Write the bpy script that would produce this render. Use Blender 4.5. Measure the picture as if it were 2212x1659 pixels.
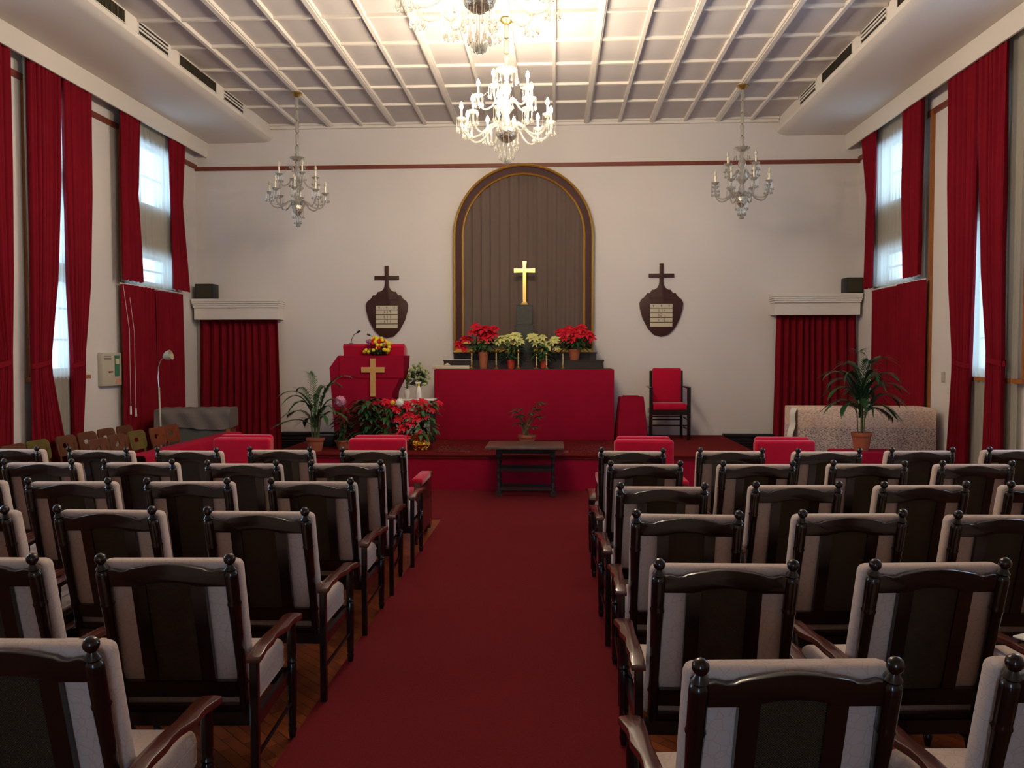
import bpy, bmesh, math, random
from mathutils import Vector, Matrix
PI = math.pi
SC = bpy.context.scene
for o in list(bpy.data.objects): bpy.data.objects.remove(o)
C = SC.collection

# ------------------------------------------------------------------ camera
CAMX, CAMZ, FPX = 0.455, 1.90, 1789.0
def camera():
    cd = bpy.data.cameras.new('camera'); cam = bpy.data.objects.new('camera', cd); C.objects.link(cam)
    Y = Vector((92.0, 68.5, -FPX)).normalized()
    up = Vector((0.0012, 1, 0)); Z = (up - up.dot(Y)*Y).normalized(); X = Y.cross(Z)
    M = Matrix((X, Y, Z)).to_4x4(); M.translation = Vector((CAMX, 0, CAMZ))
    cam.matrix_world = M
    cd.sensor_width = 36.0; cd.lens = 36.0*FPX/2212.0; cd.clip_start = .05; cd.clip_end = 200
    SC.camera = cam
camera()

# ------------------------------------------------------------------ world, exposure
DAY = 8.5  
BULB = 650.0
W = bpy.data.worlds.new('world'); SC.world = W; W.use_nodes = True
bg = W.node_tree.nodes['Background']
bg.inputs[0].default_value = (.46, .72, 1.0, 1); bg.inputs[1].default_value = DAY
SC.view_settings.view_transform = 'Standard'; SC.view_settings.look = 'None'
SC.view_settings.exposure = 0.34; SC.view_settings.gamma = 1.0; SC.view_settings.use_curve_mapping = False
cy = SC.cycles
cy.use_denoising = True
try: cy.denoiser = 'OPENIMAGEDENOISE'
except Exception: pass
cy.max_bounces = 8; cy.diffuse_bounces = 4; cy.glossy_bounces = 3; cy.transmission_bounces = 5
cy.transparent_max_bounces = 12; cy.caustics_reflective = False; cy.caustics_refractive = False
cy.sample_clamp_indirect = 4.0; cy.use_light_tree = True
cy.use_adaptive_sampling = True; cy.adaptive_threshold = 0.02

def portal(name, loc, rot, sx, sy):
    l = bpy.data.lights.new(name, 'AREA'); l.shape = 'RECTANGLE'; l.size = sx; l.size_y = sy
    l.cycles.is_portal = True
    o = bpy.data.objects.new(name, l); C.objects.link(o); o.location = loc; o.rotation_euler = rot
    return o

# ------------------------------------------------------------------ materials
def mat(name, col, rough=.6, spec=.3, metal=0, bump=None, noise=None, sheen=0, coat=0, emit=None):
    """bump=(scale, strength, distance) noise=(scale, colour2, contrast)"""
    m = bpy.data.materials.new(name); m.use_nodes = True; nt = m.node_tree
    b = nt.nodes['Principled BSDF']
    b.inputs['Base Color'].default_value = (*col, 1); b.inputs['Roughness'].default_value = rough
    b.inputs['Specular IOR Level'].default_value = spec; b.inputs['Metallic'].default_value = metal
    b.inputs['Sheen Weight'].default_value = sheen; b.inputs['Coat Weight'].default_value = coat
    b.inputs['Coat Roughness'].default_value = .12
    if sheen: b.inputs['Sheen Roughness'].default_value = .4
    tc = nt.nodes.new('ShaderNodeTexCoord')
    if noise:
        n = nt.nodes.new('ShaderNodeTexNoise'); n.inputs['Scale'].default_value = noise[0]; n.inputs['Detail'].default_value = 4
        nt.links.new(tc.outputs['Object'], n.inputs['Vector'])
        r = nt.nodes.new('ShaderNodeMapRange'); r.inputs['From Min'].default_value = .5-noise[2]; r.inputs['From Max'].default_value = .5+noise[2]
        nt.links.new(n.outputs['Fac'], r.inputs['Value'])
        mx = nt.nodes.new('ShaderNodeMix'); mx.data_type = 'RGBA'
        mx.inputs['A'].default_value = (*col, 1); mx.inputs['B'].default_value = (*noise[1], 1)
        nt.links.new(r.outputs[0], mx.inputs['Factor']); nt.links.new(mx.outputs['Result'], b.inputs['Base Color'])
    if bump:
        n = nt.nodes.new('ShaderNodeTexNoise'); n.inputs['Scale'].default_value = bump[0]; n.inputs['Detail'].default_value = 3
        nt.links.new(tc.outputs['Object'], n.inputs['Vector'])
        bp = nt.nodes.new('ShaderNodeBump'); bp.inputs['Strength'].default_value = bump[1]; bp.inputs['Distance'].default_value = bump[2]
        nt.links.new(n.outputs['Fac'], bp.inputs['Height']); nt.links.new(bp.outputs[0], b.inputs['Normal'])
    if emit:
        b.inputs['Emission Color'].default_value = (*emit[0], 1); b.inputs['Emission Strength'].default_value = emit[1]
    return m

M = {}
M['wall'] = mat('plaster_wall', (.70, .64, .60), .85, .1, bump=(60, .12, .01), noise=(1.2, (.66, .605, .575), .35))
M['ceil'] = mat('ceiling_board', (.60, .555, .54), .85, .1, noise=(2.0, (.55, .505, .495), .3))
M['white'] = mat('white_paint', (.72, .66, .60), .55, .3)
M['trimwood'] = mat('picture_rail_wood', (.20, .045, .025), .45, .4, noise=(8, (.15, .03, .018), .3))
M['casewood'] = mat('casing_wood', (.36, .13, .035), .45, .4, noise=(9, (.26, .085, .02), .3))
M['red'] = mat('red_curtain_cloth', (.205, .0055, .014), .85, .1, bump=(220, .15, .003), noise=(3, (.165, .004, .011), .3))
M['redv'] = mat('red_velvet', (.48, .006, .034), .9, .1, sheen=.35, noise=(14, (.41, .005, .028), .35))
M['redcloth'] = mat('altar_cloth', (.29, .0055, .026), .9, .08, bump=(180, .2, .003), noise=(5, (.255, .0045, .022), .3))
M['carpet'] = mat('stage_carpet', (.135, .012, .012), .95, .05, bump=(260, .4, .004), noise=(30, (.11, .009, .010), .3))
M['runner'] = mat('aisle_carpet', (.155, .014, .018), .95, .05, bump=(300, .45, .004), noise=(90, (.12, .010, .014), .2))
M['dark'] = mat('dark_lacquer', (.011, .0045, .0035), .22, .4, coat=.35, noise=(12, (.007, .003, .0025), .3))
M['arm'] = mat('brown_lacquer', (.085, .018, .010), .26, .5, coat=.6, noise=(10, (.065, .014, .008), .3))
M['walnut'] = mat('dark_board_wood', (.055, .015, .010), .5, .3, noise=(9, (.04, .010, .007), .3))
M['blackwood'] = mat('black_wood', (.036, .022, .018), .5, .3, noise=(20, (.024, .015, .012), .3))
M['tabletop'] = mat('worn_table_top', (.13, .085, .06), .32, .5, noise=(14, (.07, .042, .03), .3))
M['black'] = mat('black_plastic', (.012, .012, .014), .5, .4)
M['gold'] = mat('gilt', (.70, .38, .07), .35, .5, metal=.8, bump=(90, .4, .004))
M['goldflat'] = mat('brass_polished', (.95, .62, .20), .22, .5, metal=1)
M['crossgold'] = mat('matt_gold_wood', (.50, .27, .08), .45, .4)
M['brass'] = mat('brass', (.55, .36, .12), .3, .5, metal=.9)
M['maroon'] = mat('maroon_gesso', (.055, .010, .012), .55, .3, noise=(14, (.04, .007, .009), .3))
M['niche'] = mat('grey_brown_drape', (.135, .095, .078), .85, .1, bump=(150, .2, .003))
M['pedestal'] = mat('grey_green_marble', (.055, .055, .045), .5, .3, noise=(30, (.035, .036, .03), .3))
M['terra'] = mat('terracotta', (.36, .105, .05), .75, .2, noise=(12, (.29, .08, .04), .3))
M['redpot'] = mat('red_plastic_pot', (.42, .04, .02), .5, .3)
M['leaf'] = mat('leaf_green', (.045, .115, .03), .5, .35, noise=(20, (.025, .07, .022), .3))
M['leafd'] = mat('dark_leaf', (.016, .05, .018), .5, .35, noise=(20, (.03, .085, .024), .3))
M['stem'] = mat('plant_stem', (.10, .12, .04), .6, .3)
M['bract'] = mat('red_bract', (.60, .008, .022), .6, .25, noise=(30, (.46, .004, .018), .3))
M['cream'] = mat('cream_bract', (.70, .62, .24), .6, .25, noise=(30, (.45, .50, .14), .3))
M['yellow'] = mat('yellow_petal', (.75, .55, .03), .6, .2)
M['pink'] = mat('pink_petal', (.68, .28, .40), .7, .2)
M['purple'] = mat('mauve_petal', (.32, .10, .20), .7, .2)
M['whitep'] = mat('white_petal', (.80, .76, .66), .7, .2)
M['palegreen'] = mat('pale_green_petal', (.33, .38, .17), .7, .2)
M['lime'] = mat('lime_petal', (.30, .50, .05), .7, .2)
M['foil'] = mat('gold_foil', (.85, .48, .07), .18, .5, metal=1, bump=(28, 1.0, .03))
M['paper'] = mat('white_paper', (.70, .68, .60), .7, .2)
M['card'] = mat('cream_card', (.58, .50, .36), .7, .2)
M['ink'] = mat('black_ink', (.03, .03, .03), .8, .1)
M['plasticw'] = mat('white_plastic', (.78, .74, .68), .4, .4)
M['plasticb'] = mat('beige_plastic', (.48, .43, .34), .5, .3)
M['greycloth'] = mat('grey_cover_cloth', (.15, .125, .115), .9, .1, bump=(40, .3, .01))
M['greypanel'] = mat('grey_back_panel', (.10, .10, .09), .9, .1, bump=(200, .3, .003))
M['plybrown'] = mat('brown_plywood', (.13, .045, .018), .45, .4, noise=(10, (.09, .03, .012), .3))
M['plyolive'] = mat('olive_plywood', (.14, .10, .02), .45, .4, noise=(10, (.10, .07, .015), .3))
M['plyred'] = mat('red_brown_plywood', (.19, .045, .016), .45, .4, noise=(10, (.14, .03, .012), .3))
M['grille'] = mat('dark_grille', (.05, .04, .022), .7, .2)
M['lampcream'] = mat('cream_enamel', (.52, .46, .33), .4, .4)
M['chrome'] = mat('chrome', (.6, .6, .6), .2, .5, metal=1)
M['candle'] = mat('candle_sleeve', (.85, .78, .60), .5, .3)
M['silver'] = mat('silvered_bowl', (.62, .56, .45), .2, .5, metal=.9, bump=(30, .8, .02))
M['green'] = mat('green_dial', (.03, .16, .09), .3, .5)
M['salmon'] = mat('salmon_sticker', (.58, .27, .18), .6, .3)
M['flamebulb'] = mat('lit_bulb', (1, .9, .7), .4, .3, emit=((1.0, .83, .60), BULB))
M['deadbulb'] = mat('clear_bulb', (.55, .5, .42), .15, .5)
M['blueglass'] = mat('screen_green', (.05, .2, .12), .2, .5)

def crystal():
    m = bpy.data.materials.new('crystal'); m.use_nodes = True; nt = m.node_tree; nt.nodes.clear()
    out = nt.nodes.new('ShaderNodeOutputMaterial'); t = nt.nodes.new('ShaderNodeBsdfTransparent'); t.inputs[0].default_value = (.90, .90, .88, 1)
    g = nt.nodes.new('ShaderNodeBsdfGlossy'); g.inputs['Roughness'].default_value = .08; g.inputs[0].default_value = (.9, .9, .88, 1)
    d = nt.nodes.new('ShaderNodeBsdfTranslucent'); d.inputs[0].default_value = (.7, .67, .6, 1)
    d2 = nt.nodes.new('ShaderNodeBsdfDiffuse'); d2.inputs[0].default_value = (.6, .57, .5, 1)
    dd = nt.nodes.new('ShaderNodeMixShader'); dd.inputs[0].default_value = .5
    a = nt.nodes.new('ShaderNodeMixShader'); b = nt.nodes.new('ShaderNodeMixShader')
    lw = nt.nodes.new('ShaderNodeLayerWeight'); lw.inputs['Blend'].default_value = .45
    nt.links.new(d.outputs[0], dd.inputs[1]); nt.links.new(d2.outputs[0], dd.inputs[2])
    a.inputs[0].default_value = .45
    nt.links.new(t.outputs[0], a.inputs[1]); nt.links.new(dd.outputs[0], a.inputs[2])
    nt.links.new(lw.outputs['Facing'], b.inputs[0]); nt.links.new(a.outputs[0], b.inputs[1]); nt.links.new(g.outputs[0], b.inputs[2])
    nt.links.new(b.outputs[0], out.inputs[0]); return m
M['crystal'] = crystal()

def sheer():
    m = bpy.data.materials.new('sheer_cloth'); m.use_nodes = True; nt = m.node_tree; nt.nodes.clear()
    out = nt.nodes.new('ShaderNodeOutputMaterial'); t = nt.nodes.new('ShaderNodeBsdfTransparent'); t.inputs[0].default_value = (1, 1, .97, 1)
    tr = nt.nodes.new('ShaderNodeBsdfTranslucent'); tr.inputs[0].default_value = (.55, .53, .46, 1)
    d = nt.nodes.new('ShaderNodeBsdfDiffuse'); d.inputs[0].default_value = (.52, .48, .40, 1)
    a = nt.nodes.new('ShaderNodeMixShader'); a.inputs[0].default_value = .55
    b = nt.nodes.new('ShaderNodeMixShader'); b.inputs[0].default_value = .20
    nt.links.new(tr.outputs[0], a.inputs[1]); nt.links.new(d.outputs[0], a.inputs[2])
    nt.links.new(a.outputs[0], b.inputs[1]); nt.links.new(t.outputs[0], b.inputs[2]); nt.links.new(b.outputs[0], out.inputs[0]); return m
M['sheer'] = sheer()

def thin_glass(name, tint=(.95, .97, 1), rough=.02, mixv=.08, bump=None):
    m = bpy.data.materials.new(name); m.use_nodes = True; nt = m.node_tree; nt.nodes.clear()
    out = nt.nodes.new('ShaderNodeOutputMaterial'); t = nt.nodes.new('ShaderNodeBsdfTransparent'); t.inputs[0].default_value = (*tint, 1)
    g = nt.nodes.new('ShaderNodeBsdfGlossy'); g.inputs['Roughness'].default_value = rough
    b = nt.nodes.new('ShaderNodeMixShader'); b.inputs[0].default_value = mixv
    nt.links.new(t.outputs[0], b.inputs[1]); nt.links.new(g.outputs[0], b.inputs[2]); nt.links.new(b.outputs[0], out.inputs[0])
    if bump:
        tc = nt.nodes.new('ShaderNodeTexCoord')
        n = nt.nodes.new('ShaderNodeTexNoise'); n.inputs['Scale'].default_value = bump[0]; bp = nt.nodes.new('ShaderNodeBump')
        nt.links.new(tc.outputs['Object'], n.inputs['Vector'])
        bp.inputs['Distance'].default_value = bump[1]; nt.links.new(n.outputs['Fac'], bp.inputs['Height']); nt.links.new(bp.outputs[0], g.inputs['Normal'])
    return m
M['glass'] = thin_glass('window_glass')
M['film'] = thin_glass('clear_plastic_film', (.97, .95, .95), .12, .22, (14, .05))

def fabric():     # pale upholstery: fine stripes with a faint printed scroll
    m = mat('pale_upholstery', (.56, .44, .39), .9, .08, bump=(120, .25, .003)); nt = m.node_tree; b = nt.nodes['Principled BSDF']
    tc = nt.nodes.new('ShaderNodeTexCoord'); w = nt.nodes.new('ShaderNodeTexVoronoi'); w.inputs['Scale'].default_value = 26; w.feature = 'DISTANCE_TO_EDGE'
    nt.links.new(tc.outputs['Object'], w.inputs['Vector'])
    r = nt.nodes.new('ShaderNodeMapRange'); r.inputs['From Max'].default_value = .06; nt.links.new(w.outputs['Distance'], r.inputs['Value'])
    mx = nt.nodes.new('ShaderNodeMix'); mx.data_type = 'RGBA'; mx.inputs['A'].default_value = (.47, .36, .31, 1); mx.inputs['B'].default_value = (.55, .435, .385, 1)
    nt.links.new(r.outputs[0], mx.inputs['Factor']); nt.links.new(mx.outputs['Result'], b.inputs['Base Color']); return m
M['fabric'] = fabric()

def cane():
    m = mat('woven_cane', (.07, .042, .018), .6, .3); nt = m.node_tree; b = nt.nodes['Principled BSDF']
    tc = nt.nodes.new('ShaderNodeTexCoord')
    mp = nt.nodes.new('ShaderNodeMapping'); mp.inputs['Rotation'].default_value = (0, .8, 0); nt.links.new(tc.outputs['Object'], mp.inputs[0])
    w = nt.nodes.new('ShaderNodeTexWave'); w.inputs['Scale'].default_value = 55; w.bands_direction = 'X'; nt.links.new(mp.outputs[0], w.inputs[0])
    w2 = nt.nodes.new('ShaderNodeTexWave'); w2.inputs['Scale'].default_value = 55; w2.bands_direction = 'Z'; nt.links.new(mp.outputs[0], w2.inputs[0])
    mu = nt.nodes.new('ShaderNodeMath'); mu.operation = 'MULTIPLY'; nt.links.new(w.outputs['Fac'], mu.inputs[0]); nt.links.new(w2.outputs['Fac'], mu.inputs[1])
    mx = nt.nodes.new('ShaderNodeMix'); mx.data_type = 'RGBA'; mx.inputs['A'].default_value = (.025, .015, .007, 1); mx.inputs['B'].default_value = (.10, .065, .028, 1)
    nt.links.new(mu.outputs[0], mx.inputs['Factor']); nt.links.new(mx.outputs['Result'], b.inputs['Base Color'])
    bp = nt.nodes.new('ShaderNodeBump'); bp.inputs['Distance'].default_value = .003; nt.links.new(mu.outputs[0], bp.inputs['Height']); nt.links.new(bp.outputs[0], b.inputs['Normal'])
    return m
M['cane'] = cane()

def parquet():
    m = mat('parquet', (.25, .07, .02), .3, .5, coat=.3); nt = m.node_tree; b = nt.nodes['Principled BSDF']
    tc = nt.nodes.new('ShaderNodeTexCoord')
    mp = nt.nodes.new('ShaderNodeMapping'); mp.inputs['Rotation'].default_value = (0, 0, PI/4); nt.links.new(tc.outputs['Object'], mp.inputs[0])
    br = nt.nodes.new('ShaderNodeTexBrick'); br.inputs['Scale'].default_value = 4.0
    br.inputs['Color1'].default_value = (.30, .075, .022, 1); br.inputs['Color2'].default_value = (.17, .040, .014, 1); br.inputs['Mortar'].default_value = (.03, .01, .005, 1)
    br.inputs['Mortar Size'].default_value = .008; br.inputs['Brick Width'].default_value = .9; br.inputs['Row Height'].default_value = .25
    nt.links.new(mp.outputs[0], br.inputs[0]); nt.links.new(br.outputs[0], b.inputs['Base Color']); return m
M['floor'] = parquet()

def lace():
    m = mat('lace_cloth', (.50, .34, .25), .9, .05); nt = m.node_tree; b = nt.nodes['Principled BSDF']
    tc = nt.nodes.new('ShaderNodeTexCoord')
    mp = nt.nodes.new('ShaderNodeMapping'); mp.inputs['Scale'].default_value = (1, 1, 2.6); nt.links.new(tc.outputs['Object'], mp.inputs[0])
    v = nt.nodes.new('ShaderNodeTexVoronoi'); v.inputs['Scale'].default_value = 26; v.feature = 'DISTANCE_TO_EDGE'; nt.links.new(mp.outputs[0], v.inputs['Vector'])
    r = nt.nodes.new('ShaderNodeMapRange'); r.inputs['From Min'].default_value = .05; r.inputs['From Max'].default_value = .22; nt.links.new(v.outputs['Distance'], r.inputs['Value'])
    # the darker lining shows in the lower band of the cloth
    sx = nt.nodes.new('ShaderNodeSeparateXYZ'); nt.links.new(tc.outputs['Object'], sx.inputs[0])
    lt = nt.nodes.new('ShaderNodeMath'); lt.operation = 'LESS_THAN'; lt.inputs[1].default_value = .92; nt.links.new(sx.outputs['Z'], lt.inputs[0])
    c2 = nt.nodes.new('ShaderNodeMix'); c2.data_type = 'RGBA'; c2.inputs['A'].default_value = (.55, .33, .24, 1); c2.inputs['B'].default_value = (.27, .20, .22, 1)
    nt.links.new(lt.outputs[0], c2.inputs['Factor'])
    mx = nt.nodes.new('ShaderNodeMix'); mx.data_type = 'RGBA'; mx.inputs['A'].default_value = (.72, .58, .48, 1)
    nt.links.new(c2.outputs['Result'], mx.inputs['B']); nt.links.new(r.outputs[0], mx.inputs['Factor'])
    nt.links.new(mx.outputs['Result'], b.inputs['Base Color']); return m
M['lace'] = lace()

# ------------------------------------------------------------------ mesh helpers
def T(loc=(0, 0, 0), rz=0, rx=0, ry=0):
    return Matrix.Translation(loc) @ Matrix.Rotation(rz, 4, 'Z') @ Matrix.Rotation(ry, 4, 'Y') @ Matrix.Rotation(rx, 4, 'X')
def box(bm, x0, x1, y0, y1, z0, z1, m=None):
    vs = [bm.verts.new((x, y, z)) for z in (z0, z1) for x, y in ((x0, y0), (x1, y0), (x1, y1), (x0, y1))]
    for f in ((0, 3, 2, 1), (4, 5, 6, 7), (0, 1, 5, 4), (1, 2, 6, 5), (2, 3, 7, 6), (3, 0, 4, 7)): bm.faces.new([vs[i] for i in f])
    if m is not None: bmesh.ops.transform(bm, matrix=m, verts=vs)
    return vs
def rbox(bm, x0, x1, y0, y1, z0, z1, r=.02, seg=3, m=None):
    b2 = bmesh.new(); box(b2, x0, x1, y0, y1, z0, z1)
    bmesh.ops.bevel(b2, geom=b2.edges[:]+b2.verts[:], offset=r, segments=seg, profile=.5, affect='EDGES')
    if m is not None: bmesh.ops.transform(b2, matrix=m, verts=b2.verts)
    join(bm, b2)
def join(bm, b2):
    d = {v: bm.verts.new(v.co) for v in b2.verts}
    for f in b2.faces:
        try: bm.faces.new([d[v] for v in f.verts])
        except ValueError: pass
    b2.free()
def lathe(bm, prof, n=16, m=None, c=(0, 0, 0)):
    rings = []; vs = []
    for r, z in prof:
        if r < 1e-5: v = bm.verts.new((c[0], c[1], c[2]+z)); rings.append([v]); vs.append(v)
        else:
            ring = [bm.verts.new((c[0]+r*math.cos(2*PI*i/n), c[1]+r*math.sin(2*PI*i/n), c[2]+z)) for i in range(n)]; rings.append(ring); vs += ring
    for a, b in zip(rings, rings[1:]):
        for i in range(n):
            j = (i+1) % n
            if len(a) == 1 and len(b) == 1: continue
            if len(a) == 1: bm.faces.new((a[0], b[j], b[i]))
            elif len(b) == 1: bm.faces.new((a[i], a[j], b[0]))
            else: bm.faces.new((a[i], a[j], b[j], b[i]))
    if m is not None: bmesh.ops.transform(bm, matrix=m, verts=vs)
def tube(bm, pts, rad, n=8, cap=True):
    pts = [Vector(p) for p in pts]; rads = rad if isinstance(rad, (list, tuple)) else [rad]*len(pts)
    rings = []; up = Vector((0, 0, 1)); prev = None
    for i, p in enumerate(pts):
        d = (pts[min(i+1, len(pts)-1)]-pts[max(i-1, 0)]).normalized()
        if prev is None:
            a = up if abs(d.z) < .9 else Vector((1, 0, 0)); s = d.cross(a).normalized()
        else: s = (prev - prev.dot(d)*d).normalized()
        prev = s; t = d.cross(s)
        rings.append([bm.verts.new(p+rads[i]*(math.cos(2*PI*k/n)*s+math.sin(2*PI*k/n)*t)) for k in range(n)])
    for a, b in zip(rings, rings[1:]):
        for k in range(n): bm.faces.new((a[k], a[(k+1) % n], b[(k+1) % n], b[k]))
    if cap: bm.faces.new(rings[0][::-1]); bm.faces.new(rings[-1])
def prism(bm, pts, d0, d1, axis='y', bevel=0, m=None):
    """outline extruded: axis y -> (x,z) points; z -> (x,y); x -> (y,z)"""
    b2 = bmesh.new()
    def P(a, b, d): return (a, d, b) if axis == 'y' else ((a, b, d) if axis == 'z' else (d, a, b))
    A = [b2.verts.new(P(a, b, d0)) for a, b in pts]; B = [b2.verts.new(P(a, b, d1)) for a, b in pts]; n = len(pts)
    fa = b2.faces.new(A); fb = b2.faces.new(B[::-1])
    for i in range(n): b2.faces.new((A[i], B[i], B[(i+1) % n], A[(i+1) % n]))
    bmesh.ops.recalc_face_normals(b2, faces=b2.faces)
    if bevel:
        es = list(set(fa.edges[:]+fb.edges[:])); bmesh.ops.bevel(b2, geom=es, offset=bevel, segments=2, profile=.5, affect='EDGES')
    if m is not None: bmesh.ops.transform(b2, matrix=m, verts=b2.verts)
    join(bm, b2)
def grid(bm, nu, nv, f):
    vs = [[bm.verts.new(f(i/nu, j/nv)) for i in range(nu+1)] for j in range(nv+1)]
    for j in range(nv):
        for i in range(nu): bm.faces.new((vs[j][i], vs[j][i+1], vs[j+1][i+1], vs[j+1][i]))
def sphere(bm, c, r, n=10, sz=1.0):
    k = max(4, n//2); lathe(bm, [(r*math.sin(PI*i/k), -r*sz*math.cos(PI*i/k)) for i in range(k+1)], n, c=c)
def obj(name, bm, m, parent=None, smooth=True, ang=40):
    me = bpy.data.meshes.new(name); bmesh.ops.recalc_face_normals(bm, faces=bm.faces); bm.to_mesh(me); bm.free()
    me.materials.append(M[m] if isinstance(m, str) else m)
    if smooth:
        me.polygons.foreach_set('use_smooth', [True]*len(me.polygons)); me.set_sharp_from_angle(angle=math.radians(ang))
    o = bpy.data.objects.new(name, me); C.objects.link(o); o.parent = parent
    return o
def tag(o, label, cat, group=None, kind=None):
    if label: o['label'] = label
    if cat: o['category'] = cat
    if group: o['group'] = group
    if kind: o['kind'] = kind
    return o
def thing(name, label, cat, loc=(0, 0, 0), rz=0, group=None):
    o = bpy.data.objects.new(name, None); C.objects.link(o); o.empty_display_size = .1
    o.location = loc; o.rotation_euler = (0, 0, rz); return tag(o, label, cat, group)
def struct(name, bm, m, parent=None, label=None, cat=None, smooth=False):
    o = obj(name, bm, m, parent, smooth)
    if parent is None: o['kind'] = 'structure'; o['label'] = label or name.replace('_', ' '); o['category'] = cat or name.split('_')[0]
    return o
def dup(o, parent=None):
    c = o.copy(); C.objects.link(c); c.parent = parent
    for ch in list(o.children): dup(ch, c)
    return c
def BM(): return bmesh.new()

XL, XR, YB, YF, ZC = -5.73, 5.49, 14.10, -2.6, 5.78

# ------------------------------------------------------------------ room shell
b = BM(); box(b, XL-.3, XR+.3, YF-.3, YB+.3, -.2, 0); struct('floor', b, 'floor', label='glossy red-brown parquet floor under the rows of chairs', cat='floor')
b = BM(); box(b, XL-.3, XR+.3, YF-.3, YB+.3, ZC, ZC+.2)
ceiling = struct('ceiling', b, 'ceil', label='coffered ceiling of pale panels with white ribs', cat='ceiling')
# ribs: alternate wide and narrow along the room, thin ones across
b = BM(); k = 0; x = -.10-8*.5425
ribx = [(-.10+.5425*i, (.045 if i % 2 == 0 else .022)) for i in range(-7, 8)]
for rx, w in ribx:
    if -4.35 < rx < 4.12:
        box(b, rx-w, rx+w, YF, YB-.06, ZC-.05, ZC+.01)
        if w > .03: box(b, rx-w*.6, rx+w*.6, YF, YB-.06, ZC-.062, ZC-.04)
struct('lengthwise_ribs', b, 'white', ceiling)
b = BM(); yy = 12.97
while yy > YF:
    box(b, -4.4, 4.15, yy-.022, yy+.022, ZC-.035, ZC+.01); yy -= .85
struct('cross_ribs', b, 'white', ceiling)
b = BM(); box(b, -4.4, 4.15, YB-.10, YB, ZC-.03, ZC+.01); box(b, -4.4, 4.15, YB-.06, YB, ZC-.075, ZC-.02)
struct('trim_1', b, 'white', label='white cornice where ceiling meets the altar wall', cat='trim')

# windows: (y0, y1, [(z0, z1), ...]) in both side walls
WIN_L = {1: (7.30, 8.70, [(1.65, 2.85), (3.0, 3.95), (4.2, 5.08)]), 2: (9.50, 10.48, [(1.65, 2.85), (3.0, 3.95), (4.2, 5.08)]),
         3: (11.66, 13.15, [(2.95, 3.40), (4.15, 5.08)]), 4: (4.3, 6.2, [(1.65, 2.85)])}
WIN_R = {5: (9.64, 10.40, [(1.65, 3.45), (4.2, 5.08)]), 6: (11.76, 13.15, [(2.95, 3.45), (4.15, 5.08)]), 7: (6.8, 8.3, [(1.65, 3.45), (4.2, 5.08)])}
def wall_with_openings(name, wins, xa, xb, label):
    b = BM(); y = YF-.3
    for k in sorted(wins, key=lambda q: wins[q][0]):
        y0, y1, zs = wins[k]; box(b, xa, xb, y, y0, -.1, ZC+.1); z = -.1
        for z0, z1 in zs: box(b, xa, xb, y0, y1, z, z0); z = z1
        box(b, xa, xb, y0, y1, z, ZC+.1); y = y1
    box(b, xa, xb, y, YB+.3, -.1, ZC+.1)
    struct(name, b, 'wall', label=label, cat='wall')
wall_with_openings('wall_left', WIN_L, XL-.28, XL, 'pale plaster left side wall with tall curtained windows')
wall_with_openings('wall_right', WIN_R, XR, XR+.28, 'pale plaster right side wall with tall curtained windows')
b = BM(); box(b, XL, XR, YB, YB+.3, -.1, ZC+.1); struct('wall_back', b, 'wall', label='white plaster wall behind the altar', cat='wall')
# wall behind the photographer, with daylight coming through its wide doorway
b = BM(); box(b, XL, -.4, YF-.3, YF, -.1, ZC+.1); box(b, .4, XR, YF-.3, YF, -.1, ZC+.1); box(b, -.4, .4, YF-.3, YF, 2.3, ZC+.1); box(b, -.4, .4, YF-.3, YF, -.1, .3)
struct('wall_front', b, 'wall', label='wall at the entrance end of the hall', cat='wall')
portal('daylight_portal_entrance', (0, YF-.05, 1.3), (PI/2, 0, 0), .8, 2.0)

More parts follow.
